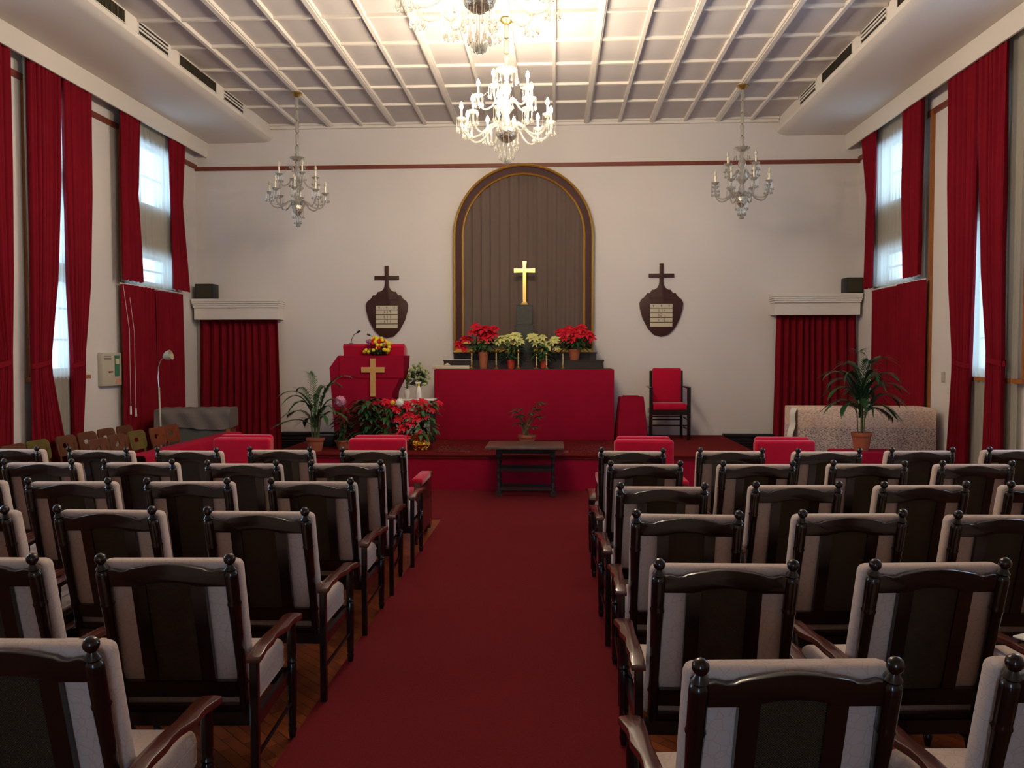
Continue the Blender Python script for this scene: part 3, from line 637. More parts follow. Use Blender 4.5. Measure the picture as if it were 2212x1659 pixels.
def palm(loc, label, potr, poth, fronds, stemh, seed, m='leaf', scale=1.0, leafl=.20, leafw=.02):
    rnd = random.Random(seed); t = thing('potted_palm', label, 'potted plant', loc, 0, 'potted palms'); pot(t, potr, poth)
    b = BM()
    for i in range(11):
        a = rnd.random()*2*PI; r = potr*.45*rnd.random()
        tube(b, [(r*math.cos(a), r*math.sin(a), poth*.8), (r*1.6*math.cos(a), r*1.6*math.sin(a), poth+stemh*rnd.uniform(.6, 1))], .007, 5)
    obj('stems', b, 'stem', t)
    for (dx, dy, top, droop) in fronds:
        b = BM(); p0 = Vector((rnd.uniform(-.04, .04), rnd.uniform(-.04, .04), poth+stemh*.35)); n = 26
        pts = []
        for i in range(n+1):
            s = i/n; pts.append(Vector((p0.x+dx*(s**1.5), p0.y+dy*(s**1.5), p0.z+(top-p0.z)*(1-(1-s)**1.8)-droop*max(0, s-.45)**2*3)))
        tube(b, pts, [.006*(1-.7*i/n) for i in range(n+1)], 5)
        for i in range(7, n+1):
            d = (pts[i]-pts[i-1]).normalized(); sd = d.cross(Vector((0, 0, 1)))
            sd = sd.normalized() if sd.length > .05 else Vector((1, 0, 0)); L = leafl*(1-.45*abs(i/n-.55))*rnd.uniform(.8, 1.1)
            for s in (-1, 1):
                blade(b, pts[i], d*.9+sd*s*.9+Vector((0, 0, .15)), L, leafw, .35, .1, 3)
        obj('frond', b, m, t, True, 60)
    return t
palm((-2.94, 11.58, .5), 'potted palm on the left front of the stage beside the pulpit', .125, .19,
     [(-.46, -.05, .92, .10), (.48, -.05, 1.10, .03), (-.10, .05, 1.10, 0), (-.40, .1, .62, .12), (.30, .1, .80, .12), (-.30, -.1, .78, .14), (.38, 0, .62, .12), (.12, .1, .95, .06), (-.26, .1, .95, .08), (.22, .1, 1.0, .06), (-.34, -.1, .86, .12), (.26, -.05, .70, .1), (0, -.16, .85, .08), (-.48, .0, .48, .10), (.22, -.12, .58, .12), (-.2, .12, .5, .1), (.10, -.15, .7, .1)], .42, 5, 'leaf', 1, .20, .017)
palm((4.15, 10.15, .714), 'tall dark green potted palm standing on the low red-draped table', .115, .22,
     [(-.42, 0, 1.02, .10), (.30, .05, 1.18, .08), (.02, .1, 1.22, .03), (-.2, -.05, 1.0, .10), (.42, 0, .88, .12), (-.36, .05, .66, .12), (.34, -.05, .6, .14), (.14, -.1, 1.02, .12), (-.1, .1, .84, .1), (.40, .1, .55, .16), (-.38, -.05, .84, .14), (.22, .1, .78, .1), (.1, -.12, .62, .1), (-.12, -.14, .7, .12), (.3, -.1, 1.0, .1), (-.28, .08, .92, .1), (.2, -.15, .9, .1), (-.18, .16, 1.1, .06), (.24, .14, .98, .1), (-.24, -.1, .62, .12), (.36, 0, .74, .14), (.12, .05, 1.12, .05)], .50, 6, 'leafd', 1, .22, .019)
# small palm by the communion table
rnd = random.Random(9); t = thing('potted_lady_palm', 'small dark broad-leaved palm in a terracotta pot behind the dark side table', 'potted plant', (.055, 11.95, .51)); pot(t, .125, .20)
b = BM()
for i in range(9): tube(b, [(rnd.uniform(-.06, .06), rnd.uniform(-.05, .05), .17), (rnd.uniform(-.12, .12), rnd.uniform(-.08, .08), rnd.uniform(.35, .52))], .007, 5)
obj('stems', b, 'stem', t)
for i, (dx, dz) in enumerate(((-.22, .58), (-.10, .62), (.04, .56), (.16, .60), (.24, .70), (.10, .64), (-.03, .52), (.20, .5), (-.16, .5), (-.08, .4), (.08, .36))):
    b = BM(); c = (dx*.6, rnd.uniform(-.1, .1), dz-.06)
    tube(b, [(dx*.15, 0, .35), c], .004, 5)
    for k in range(7):
        a = (k-3)*.42; s = 1 if dx >= 0 else -1
        blade(b, c, (s*math.cos(a)*.9, math.sin(a)*.7, .25+.25*math.cos(a)), rnd.uniform(.16, .23), .042, .5, .15)
    obj('leaf_fan', b, 'leafd', t, True, 60)

# ------------------------------------------------------------------ pulpit
t = thing('pulpit', 'red-draped wooden pulpit with a gold cross at the left of the stage', 'pulpit', (-2.3, 12.55, .5))
b = BM(); prism(b, [(-.50, 1.35), (.50, 1.35), (.485, 1.10), (.33, .80), (.26, 0), (-.55, 0), (-.63, 1.17)], -.25, .28, 'y', .012); obj('pulpit_body', b, 'redcloth', t, True, 35)
b = BM(); prism(b, [(-.0, 1.35), (-.04, 1.49), (-.02, 1.52), (.02, 1.535), (.26, 1.46), (.26, 1.35)], -.475, .465, 'x', .008); obj('reading_desk', b, 'redv', t, True, 35)
b = BM(); box(b, -.475, .50, -.263, -.250, 1.02, 1.352); obj('front_flap', b, 'redcloth', t, False)
b = BM(); box(b, .0, .08, -.285, -.268, .74, 1.31); box(b, -.135, .215, -.288, -.2655, 1.10, 1.18); obj('pulpit_cross', b, 'crossgold', t, False)
for i, (x0, x1, z1, lab) in enumerate(((-2.64, -2.50, 2.215, 'black gooseneck microphone on the left of the pulpit'), (-2.24, -2.38, 2.17, 'black gooseneck microphone behind the pulpit flowers'))):
    t = thing('microphone', lab, 'microphone', (x0, 12.48, 2.03), 0, 'pulpit microphones'); dx = x1-x0; h = z1-2.03
    b = BM(); lathe(b, [(0, 0), (.03, 0), (.028, .012), (0, .014)], 12); obj('mic_base', b, 'black', t)
    b = BM(); tube(b, [(0, 0, .01), (dx*.08, 0, h*.4), (dx*.35, -.01, h*.75), (dx*.75, -.02, h*.93)], .005, 6); obj('gooseneck', b, 'black', t)
    b = BM(); tube(b, [(dx*.7, -.02, h*.90), (dx*.82, -.022, h*.97), (dx*1.05, -.03, h*1.06)], [.010, .018, .014], 8); obj('mic_head', b, 'black', t)
# flower bowl
rnd = random.Random(21)
def pompon(t, c, r, m, n=26, name='flower_head'):
    b = BM()
    for i in range(n):
        a = i*2.39996; e = math.asin(min(1, max(-.35, 1-1.35*i/n)))
        blade(b, (0, 0, 0), (math.cos(a)*math.cos(e), math.sin(a)*math.cos(e), math.sin(e)), r*rnd.uniform(.85, 1.08), r*.42, .1, .3, 3)
    sphere(b, (0, 0, 0), r*.78, 10); o = obj(name, b, m, t, True, 60); o.location = c; return o
t = thing('flower_bowl', 'low bowl of yellow and mauve flowers on the pulpit ledge', 'flower arrangement', (-2.21, 12.39, 1.85))
b = BM(); lathe(b, [(0, 0), (.07, 0), (.12, .035), (.135, .06), (.12, .06), (0, .03)], 18); obj('bowl', b, 'blackwood', t)
b = BM()
for i in range(90):
    a = rnd.random()*2*PI; e = rnd.uniform(-.1, 1.2); r = rnd.uniform(.04, .13)
    blade(b, (r*math.cos(a), r*math.sin(a), .05), (math.cos(a)*math.cos(e), math.sin(a)*math.cos(e), math.sin(e)), .10, .03, .2)
obj('foliage', b, 'leafd', t, True, 60)
for i in range(64):
    a = rnd.random()*2*PI; e = rnd.uniform(-.12, 1.35); R = .17+.04*rnd.random()
    p = (R*1.05*math.cos(a)*math.cos(e), R*.7*math.sin(a)*math.cos(e)*1.0, .07+R*1.0*math.sin(e)); q = p[0]
    mm = 'yellow'
    if q < -.08 and p[2] > .12: mm = 'purple'
    elif abs(q) < .09 and .10 < p[2] < .24 and i % 2: mm = 'bract'
    elif p[2] > .2 and i % 3 == 0: mm = 'yellow'
    pompon(t, p, .036, mm, 14)

# plants in front of the pulpit
def bush(name, loc, label, r, h, n, leafL, leafW, m, seed, potm='terra', potr=.12, poth=.16, updir=.6, grp=None):
    rnd = random.Random(seed); t = thing(name, label, 'potted plant', loc, 0, grp); pot(t, potr, poth, potm); b = BM()
    for i in range(n):
        a = rnd.random()*2*PI; z = poth*.8+h*rnd.random()**.8; rr = r*rnd.uniform(.0, .55)
        blade(b, (rr*math.cos(a), rr*math.sin(a), z), (math.cos(a), math.sin(a), rnd.uniform(-.2, updir)), leafL*rnd.uniform(.7, 1.2), leafW, .45, .25)
    obj('foliage', b, m, t, True, 60)
    b = BM()
    for i in range(10): a = rnd.random()*2*PI; tube(b, [(0, 0, poth*.7), (r*.4*math.cos(a), r*.4*math.sin(a), poth+h*rnd.uniform(.5, .95))], .005, 5)
    obj('stems', b, 'stem', t); return t
bush('potted_peace_lily', (-2.25, 11.96, .5), 'big bushy dark green plant in front of the pulpit cross', .27, .60, 170, .21, .07, 'leafd', 31, potr=.13, poth=.15)
t = bush('potted_chrysanthemum', (-2.60, 11.86, .5), 'dark leafy pot plant with one pink chrysanthemum, left of the bushy plant', .20, .48, 110, .13, .05, 'leafd', 32, potr=.13, poth=.13)
pompon(t, (-.0, -.20, .70), .105, 'pink', 90); b = BM(); tube(b, [(0, 0, .1), (0, -.06, .4), (0, -.19, .68)], .005, 6); obj('flower_stem', b, 'stem', t)
# long low poinsettia mound with gold foil
rnd = random.Random(77)
def mound(loc, label, r, h, nb, seed, foil=True, spots=None, potm='foil'):
    rnd = random.Random(seed); t = thing('potted_poinsettia', label, 'potted plant', loc, 0, 'poinsettias')
    b = BM(); n = 24
    lathe(b, [(0, 0), (.12, 0), (.15, .08), (.13, .14), (.17, .22), (.15, .23), (0, .16)], n)
    for v in b.verts:
        if v.co.z > .01 and v.co.xy.length > .05: f = 1+rnd.uniform(-.12, .12); v.co.x *= f; v.co.y *= f
    obj('foil_wrap' if potm == 'foil' else 'pot', b, potm, t, potm != 'foil', 30)
    b = BM()
    for i in range(150):
        a = rnd.random()*2*PI; z = .16+h*.9*rnd.random(); rr = r*rnd.uniform(.1, .8)
        blade(b, (rr*math.cos(a), rr*math.sin(a)*.6, z), (math.cos(a), math.sin(a)*.8-.2, rnd.uniform(-.6, .3)), .12, .055, .4)
    obj('foliage', b, 'leaf', t, True, 60)
    for (x, z, q) in spots: bloom(t, (x, -.10+rnd.uniform(-.07, .07)-.12*(1-z/h), z), q, 'bract', rnd, 8)
    return t
mound((-1.48, 11.80, .5), 'spreading red poinsettia in crinkled gold foil near the altar corner', .33, .60, 12, 41,
      spots=[(-.28, .46, .10), (-.14, .52, .11), (0, .60, .11), (.12, .64, .10), (.22, .62, .10), (-.10, .40, .10), (-.22, .34, .10), (-.02, .48, .11), (.08, .50, .10), (-.30, .60, .09), (-.16, .66, .10), (-.28, .24, .08), (-.16, .20, .08), (.02, .28, .06), (.28, .68, .09), (-.05, .70, .09), (.06, .70, .09), (-.22, .15, .06)])
t = mound((-1.95, 11.92, .5), 'small red poinsettia between the bushy plant and the foil-wrapped one', .22, .50, 6, 42, potm='terra', spots=[(-.18, .66, .09), (-.05, .70, .09), (.06, .68, .09), (.12, .58, .08), (-.12, .6, .07)])
pompon(t, (.10, -.22, .68), .045, 'yellow', 30)
t = thing('white_chrysanthemum', 'single round white chrysanthemum head above the red poinsettias', 'flower', (-1.74, 11.66, .5))
pompon(t, (0, 0, .685), .078, 'whitep', 70); b = BM(); tube(b, [(0, 0, 0), (.0, .02, .4), (0, 0, .67)], .006, 6); obj('flower_stem', b, 'stem', t)
# side table with vases
t = thing('side_table', 'small white-topped table between pulpit and altar holding flower vases', 'table', (-1.66, 12.75, .5))
b = BM(); rbox(b, -.27, .27, -.18, .18, .655, .685, .006, 2); obj('table_top', b, 'plasticw', t)
for x in (-.23, .23):
    for y in (-.14, .14): b = BM(); box(b, x-.018, x+.018, y-.018, y+.018, 0, .655); obj('leg', b, 'blackwood', t, False)
def vase(loc, label, vm, vr, vh, sp, n, r, z0, z1, flm, seed, extra=None):
    rnd = random.Random(seed); t = thing('flower_vase', label, 'vase', loc, 0, 'flower vases'); b = BM()
    lathe(b, [(0, 0), (vr*.6, 0), (vr, vh*.4), (vr*.8, vh*.75), (vr*.5, vh*.9), (vr*.62, vh), (vr*.5, vh), (0, vh*.6)], 16); obj('vase_body', b, vm, t)
    b = BM()
    for i in range(n*2):
        a = rnd.random()*2*PI; blade(b, (r*.3*math.cos(a), r*.3*math.sin(a), rnd.uniform(vh, z1*.8)), (math.cos(a), math.sin(a), .4), .09, .03, .2)
    for i in range(8): a = i*.8; tube(b, [(0, 0, vh*.5), (r*.6*math.cos(a), r*.5*math.sin(a), (z0+z1)/2)], .003, 4)
    obj('foliage', b, 'leafd', t, True, 60)
    for i in range(n):
        a = rnd.random()*2*PI; q = r*math.sqrt(rnd.random()); z = z0+(z1-z0)*rnd.random()*(1-.4*(q/r)**2)
        o = pompon(t, (q*math.cos(a), q*math.sin(a)*.7, z), sp, flm, 10)
vase((-1.66, 12.80, 1.185), 'vase of small pale green and white flowers behind the spray bottle', 'blackwood', .05, .17, .032, 80, .17, .22, .56, 'palegreen', 51)
vase((-1.85, 12.86, 1.185), 'white vase with lime green chrysanthemums beside the pulpit', 'plasticw', .055, .15, .05, 4, .05, .28, .38, 'lime', 52)
t = thing('spray_bottle', 'white plastic spray bottle with a yellow collar on the side table', 'bottle', (-1.63, 12.62, 1.185))
b = BM(); lathe(b, [(0, 0), (.047, 0), (.05, .02), (.05, .10), (.035, .16), (.016, .20), (.014, .205), (0, .205)], 16); obj('bottle_body', b, 'plasticw', t)
b = BM(); lathe(b, [(.017, .20), (.019, .235), (0, .235)], 12); obj('collar', b, 'yellow', t)
b = BM(); rbox(b, -.055, .03, -.012, .012, .235, .265, .006, 2); box(b, -.035, -.028, -.006, .006, .195, .237); obj('trigger_head', b, 'plasticw', t)
b = BM(); lathe(b, [(0, 0), (.032, 0), (.045, .11), (.04, .11), (0, .012)], 14); o = obj('plastic_cup', b, 'plasticw'); o.location = (-1.76, 11.62, .5); tag(o, 'white plastic cup standing on the stage beside the gold foil', 'cup')
b = BM(); rbox(b, -.14, .14, -.10, .10, 0, .17, .008, 2); o = obj('black_amplifier', b, 'black'); o.location = (-2.86+.0, 12.05, .5)
o.location = (-2.98+.02, 12.20, .5); tag(o, 'low black box on the stage between palm and pulpit', 'box')

# armchair on the stage and draped stool
t = thing('stage_armchair', 'dark wooden armchair with red padded back and seat right of the altar', 'armchair', (2.29, 13.52, .5))
for x in (-.25, .25):
    b = BM(); box(b, x-.022, x+.022, .20, .245, 0, 1.10, T((0, 0, 0), 0, -.02)); obj('leg', b, 'dark', t, False)
    b = BM(); box(b, x*1.20-.026, x*1.20+.026, -.26, -.21, 0, .82); obj('leg', b, 'dark', t, False)
    b = BM(); rbox(b, x*1.20-.028, x*1.20+.028, -.27, .22, .82, .85, .008, 2); obj('armrest', b, 'dark', t)
b = BM(); box(b, -.30, .30, -.25, .22, .40, .48); obj('seat_rail', b, 'dark', t, False)
b = BM(); rbox(b, -.275, .275, -.25, .20, .47, .585, .035, 3); obj('seat_pad', b, 'redv', t)
b = BM(); rbox(b, -.235, .235, .13, .20, .58, 1.14, .03, 3); obj('back_pad', b, 'redv', t)
b = BM()
for z, y in ((.22, -.235), (.33, .22), (.28, .22)): box(b, -.27, .27, y-.01, y+.01, z, z+.022)
for x in (-.29, .29): box(b, x-.012, x+.012, -.23, .21, .16, .185); box(b, x-.012, x+.012, -.23, .21, .32, .342)
obj('stretcher', b, 'dark', t, False)
t = thing('draped_stool', 'small table under a red cloth between the altar and the armchair', 'table', (1.69, 13.45, .5))
def skirt(u, v):
    a = 2*PI*u; q = .20+.06*(1-v)**.8; c, s = math.cos(a), math.sin(a); k = 1/max(abs(c), abs(s))**.75
    f = 1+.05*(1-v)*math.sin(a*9+1); return (q*c*k*f, q*s*k*f*.85, .68*v)
b = BM(); grid(b, 72, 12, skirt); b.faces.new([v for v in b.verts if abs(v.co.z-.68) < 1e-6][:72]); obj('cloth', b, 'redcloth', t, True, 60)
b = BM(); rbox(b, -.13, .13, -.1, .1, .68, .70, .008, 2); obj('folded_top', b, 'redcloth', t)

# dark communion table in the aisle
t = thing('communion_table', 'dark worn wooden table with turned legs in front of the stage', 'table', (.075, 10.77, .018))
b = BM(); rbox(b, -.50, .50, -.36, .38, .652, .684, .006, 2); obj('table_top', b, 'tabletop', t)
b = BM(); box(b, -.37, .37, -.03, -.005, .56, .652); box(b, -.37, .37, .28, .305, .56, .652); box(b, -.385, -.36, -.02, .3, .56, .652); box(b, .36, .385, -.02, .3, .56, .652); obj('apron', b, 'blackwood', t, False)
LEG = [(0, 0), (.030, 0), (.032, .055), (.022, .06), (.020, .10)]+[(.018+.006*math.sin(i*1.3), .12+i*.0195) for i in range(20)]+[(.022, .50), (.032, .505), (.032, .60), (0, .60)]
for x in (-.35, .36):
    for y in (-.01, .29): b = BM(); lathe(b, LEG, 12, c=(x, y, 0)); box(b, x-.032, x+.032, y-.032, y+.032, 0, .07); box(b, x-.032, x+.032, y-.032, y+.032, .52, .655); obj('leg', b, 'blackwood', t, True, 35)
b = BM(); box(b, -.35, .36, -.02, .005, .33, .37); box(b, -.35, .36, .28, .30, .33, .37); obj('shelf_rail', b, 'blackwood', t, False)
b = BM(); box(b, -.35, .36, -.02, .005, .08, .115); box(b, -.35, .36, .28, .30, .08, .115); obj('stretcher', b, 'blackwood', t, False)
b = BM(); box(b, .36, .56, -.02, .20, .57, .578); obj('pull_out_slide', b, 'tabletop', t, False)

# ------------------------------------------------------------------ red velvet armchairs, front row
def red_armchair():
    t = thing('red_velvet_armchair', '', 'armchair', (0, 0, 0), 0, 'red velvet armchairs in the front row')
    b = BM(); rbox(b, -.285, .285, -.42, -.30, .20, 1.055, .035, 4); obj('backrest', b, 'redv', t)
    b = BM(); rbox(b, -.255, .265, -.30, -.21, .48, 1.075, .03, 4); obj('back_cushion', b, 'redv', t)
    b = BM(); rbox(b, -.30, .30, -.30, .30, .30, .47, .04, 3); obj('seat_cushion', b, 'redv', t)
    for s in (-1, 1):
        b = BM(); prism(b, [(-.38, .10), (-.38, .62), (.28, .60), (.33, .56), (.33, .06), (.24, .04), (.18, .10)], s*.395-.035, s*.395+.035, 'x', .006); p = obj('side_panel', b, 'arm', t, True, 35); p['label'] = 'dark wooden side panel'
        b = BM(); rbox(b, s*.385-.055, s*.385+.055, -.36, .20, .58, .655, .02, 3); obj('arm_pad', b, 'redv', t)
        b = BM(); rbox(b, s*.395-.04, s*.395+.04, .20, .33, .585, .635, .008, 2); q = obj('arm_tip', b, 'tabletop', t)
        for y in (-.34, .27): b = BM(); box(b, s*.36-.03, s*.36+.03, y-.03, y+.03, 0, .12); obj('leg', b, 'dark', t, False)
    return t
proto = red_armchair()
for i, (px0, px1, lab) in enumerate(((470, 583, 'leftmost red velvet armchair, beside the long red-draped bench'), (760, 880, 'red velvet armchair just left of the centre aisle'),
                                     (1330, 1450, 'red velvet armchair just right of the centre aisle'), (1628, 1755, 'rightmost red velvet armchair, near the lace-covered table'))):
    x = (-2.64, -1.285, 1.32, 2.66)[i]
    o = proto if i == 0 else dup(proto); o.location = (x, 8.42, .02 if abs(x) < 0 else 0); o['label'] = lab

# long red-draped bench in front of the choir chairs
t = thing('draped_bench', 'long bench covered with red cloth in front of the small plywood chairs', 'bench', (-3.80, 9.5, 0))
def bench(u, v):
    f = 1+.02*math.sin(v*40); 
    P = [(.16, 0), (.14, .5), (.12, .83), (.10, .85), (-.10, .85), (-.12, .83), (-.14, .5), (-.16, 0)]
    k = u*7; i = min(6, int(k)); q = k-i; x = P[i][0]+(P[i+1][0]-P[i][0])*q; z = P[i][1]+(P[i+1][1]-P[i][1])*q
    return (x+.012*math.sin(v*55)*(1-z/.85), -1.35+2.6*v, z)
b = BM(); grid(b, 7, 90, bench); bmesh.ops.holes_fill(b, edges=[e for e in b.edges if e.is_boundary], sides=30); obj('cloth', b, 'redcloth', t, True, 50)
# low red-draped table under the right palm
t = thing('draped_plant_table', 'low table under a red cloth carrying the right palm', 'table', (4.17, 10.15, 0))
b = BM(); prism(b, [(-.42, 0), (-.36, .70), (-.34, .714), (.34, .714), (.36, .70), (.42, 0)], -.22, .20, 'y', .01); obj('cloth', b, 'redcloth', t, True, 35)

# lace-covered cabinet at the right
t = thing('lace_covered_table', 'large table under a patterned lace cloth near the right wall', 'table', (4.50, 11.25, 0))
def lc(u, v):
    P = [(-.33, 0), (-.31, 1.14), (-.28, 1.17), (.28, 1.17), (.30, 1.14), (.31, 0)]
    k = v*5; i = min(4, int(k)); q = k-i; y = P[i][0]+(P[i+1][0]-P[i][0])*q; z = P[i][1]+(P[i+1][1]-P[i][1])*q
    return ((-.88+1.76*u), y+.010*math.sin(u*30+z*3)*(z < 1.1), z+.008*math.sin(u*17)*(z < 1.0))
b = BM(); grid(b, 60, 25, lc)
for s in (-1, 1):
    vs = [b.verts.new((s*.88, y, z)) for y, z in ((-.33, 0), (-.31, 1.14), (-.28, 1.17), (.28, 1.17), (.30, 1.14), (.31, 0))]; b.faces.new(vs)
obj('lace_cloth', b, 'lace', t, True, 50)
b = BM(); 
def rag(u, v): return (-.90-.05*math.sin(v*PI)-.012*math.sin(v*24), -.34+.25*u, 1.17-1.1*v)
grid(b, 6, 30, rag); obj('cloth_edge', b, 'paper', t)

# covered upright piano
t = thing('covered_piano', 'upright piano under a grey cover, its back to the room', 'piano', (-4.80, 11.84, 0), .16)
b = BM(); box(b, -.50, .50, -.10, .35, .05, 1.03); obj('piano_case', b, 'plyred', t, False)
b = BM(); box(b, -.46, .46, -.125, -.10, .10, .93); obj('back_panel', b, 'greypanel', t, False)
for x in (-.50, .47): b = BM(); box(b, x, x+.045, -.135, -.06, 0, .95); q = obj('back_post', b, 'casewood', t, False); q['label'] = 'orange-brown wooden post'
def cov(u, v):
    P = [(-.155, .80), (-.15, 1.02), (-.13, 1.075), (.33, 1.085), (.38, 1.05), (.385, .80)]
    k = v*5; i = min(4, int(k)); q = k-i; y = P[i][0]+(P[i+1][0]-P[i][0])*q; z = P[i][1]+(P[i+1][1]-P[i][1])*q
    return (-.53+1.06*u, y+.012*math.sin(u*22+z*14), z+(.02*math.sin(u*6) if v in (0, 1) else 0)+.004*math.sin(u*40))
b = BM(); grid(b, 50, 25, cov)
for s in (-1, 1):
    vs = [b.verts.new((s*.53, y, z)) for y, z in ((-.155, .80), (-.15, 1.02), (-.13, 1.075), (.33, 1.085), (.38, 1.05), (.385, .80))]; b.faces.new(vs)
obj('dust_cover', b, 'greycloth', t, True, 60)

# reading lamp
t = thing('floor_lamp', 'cream gooseneck floor lamp beside the covered piano', 'floor lamp', (-4.95, 11.16, 0))
b = BM(); lathe(b, [(0, 0), (.13, 0), (.12, .02), (.02, .035), (0, .035)], 20); obj('lamp_base', b, 'lampcream', t)
b = BM(); tube(b, [(-.02, 0, .03), (-.05, 0, 1.42)], .013, 10); obj('pole', b, 'lampcream', t)
b = BM(); tube(b, [(-.05, 0, 1.40), (-.06, 0, 1.55), (-.05, 0, 1.70), (-.01, 0, 1.80), (.03, 0, 1.83)], .007, 8); obj('gooseneck', b, 'chrome', t)
b = BM(); lathe(b, [(0, 0), (.02, .005), (.045, .03), (.066, .07), (.070, .12), (.064, .12), (.058, .07), (.0, .02)], 18, T((.015, 0, 1.835), 0, 0, 1.25)); obj('lamp_shade', b, 'lampcream', t)

# wall control box, left wall, and switch, right wall
t = thing('wall_control_box', 'beige control box with a green dial window on the left wall', 'control box', (XL, 11.17, 1.44))
b = BM(); rbox(b, 0, .07, -.25, .25, 0, .46, .01, 2); obj('housing', b, 'plasticb', t)
b = BM(); box(b, .07, .076, .06, .18, .13, .42); obj('dial_window', b, 'green', t, False)
b = BM(); box(b, .076, .079, .075, .165, .30, .37); obj('display', b, 'card', t, False)
b = BM()
for i in range(4): box(b, .07, .073, -.21, -.03, .36+i*.022, .366+i*.022)
obj('slots', b, 'black', t, False)
b = BM(); box(b, .07, .074, .08, .22, .02, .10); obj('sticker', b, 'salmon', t, False)
b = BM(); box(b, .07, .082, -.10, .0, .19, .205); obj('latch', b, 'plyred', t, False)
b = BM(); rbox(b, -.012, 0, -.045, .045, 0, .13, .004, 2); o = obj('light_switch', b, 'plasticb'); o.location = (XR, 11.0, 1.51); tag(o, 'small beige switch plate on the right wall', 'switch')

# ------------------------------------------------------------------ plywood choir chairs
def ply_chair(m):
    t = thing('plywood_chair', '', 'chair', (0, 0, 0), 0, 'small plywood chairs along the left wall')
    def rr(w, z0, z1, r, n=5):
        P = []
        for cx, cz, a0 in ((w-r, z1-r, 0), (-w+r, z1-r, PI/2), (-w+r, z0+r, PI), (w-r, z0+r, 1.5*PI)):
            for i in range(n+1): a = a0+PI/2*i/n; P.append((cx+r*math.cos(a), cz+r*math.sin(a)))
        return P
    out = rr(.205, .66, .90, .06); inn = rr(.055, .75, .81, .028)
    b = BM(); n = len(out)
    L = [[b.verts.new((d-.06*(p[1]-.6)/.3-.06*(1-(p[0]/.205)**2)*.4, p[0], p[1])) for p in P] for d in (-.17, -.155) for P in (out, inn)]
    for i in range(n):
        j = (i+1) % n
        b.faces.new((L[0][i], L[0][j], L[1][j], L[1][i])); b.faces.new((L[2][i], L[3][i], L[3][j], L[2][j]))
        b.faces.new((L[0][i], L[2][i], L[2][j], L[0][j])); b.faces.new((L[1][i], L[1][j], L[3][j], L[3][i]))
    obj('backrest', b, m, t, True, 40)
    b = BM(); rbox(b, -.17, .20, -.20, .20, .43, .452, .009, 2); obj('seat', b, m, t)
    for s in (-1, 1):
        b = BM(); tube(b, [(-.20, s*.17, 0), (-.16, s*.165, .44), (-.20, s*.15, .80)], .014, 6); obj('leg', b, m, t)
        b = BM(); tube(b, [(.20, s*.18, 0), (.16, s*.17, .435)], .014, 6); obj('leg', b, m, t)
    b = BM(); tube(b, [(-.16, -.165, .40), (-.16, .165, .40)], .010, 6); tube(b, [(.165, -.17, .40), (.165, .17, .40)], .010, 6); obj('stretcher', b, m, t)
    return t
protos = {k: ply_chair(k) for k in ('plybrown', 'plyolive', 'plyred')}; usedp = set()
WALLROW = 'wall row'
for x, y, m, lab in ((-5.22, 8.70, 'plybrown', 'brown plywood chair nearest the viewer in the row along the left wall'),
                     (-5.24, 9.16, 'plyolive', 'olive plywood chair in the wall row, second from the viewer'),
                     (-5.22, 9.67, 'plybrown', 'brown plywood chair in the wall row, third from the viewer'),
                     (-5.22, 10.12, 'plybrown', 'brown plywood chair in the wall row, fourth from the viewer'),
                     (-5.24, 10.60, 'plybrown', 'brown plywood chair in the wall row, fifth from the viewer'),
                     (-5.22, 11.03, 'plybrown', 'brown plywood chair in the wall row, nearest the altar wall'),
                     (-4.62, 9.33, 'plybrown', 'brown plywood chair nearest the viewer in the inner row'),
                     (-4.68, 9.86, 'plybrown', 'brown plywood chair in the inner row, second from the viewer'),
                     (-4.68, 10.32, 'plyolive', 'olive plywood chair with a round hole in the inner row'),
                     (-4.64, 10.78, 'plyred', 'red-brown plywood chair in the inner row, left of the last one'),
                     (-4.66, 11.24, 'plyred', 'red-brown plywood chair in front of the covered piano back')):
    o = protos[m] if m not in usedp else dup(protos[m]); usedp.add(m); o.location = (x, y, 0); o['label'] = lab

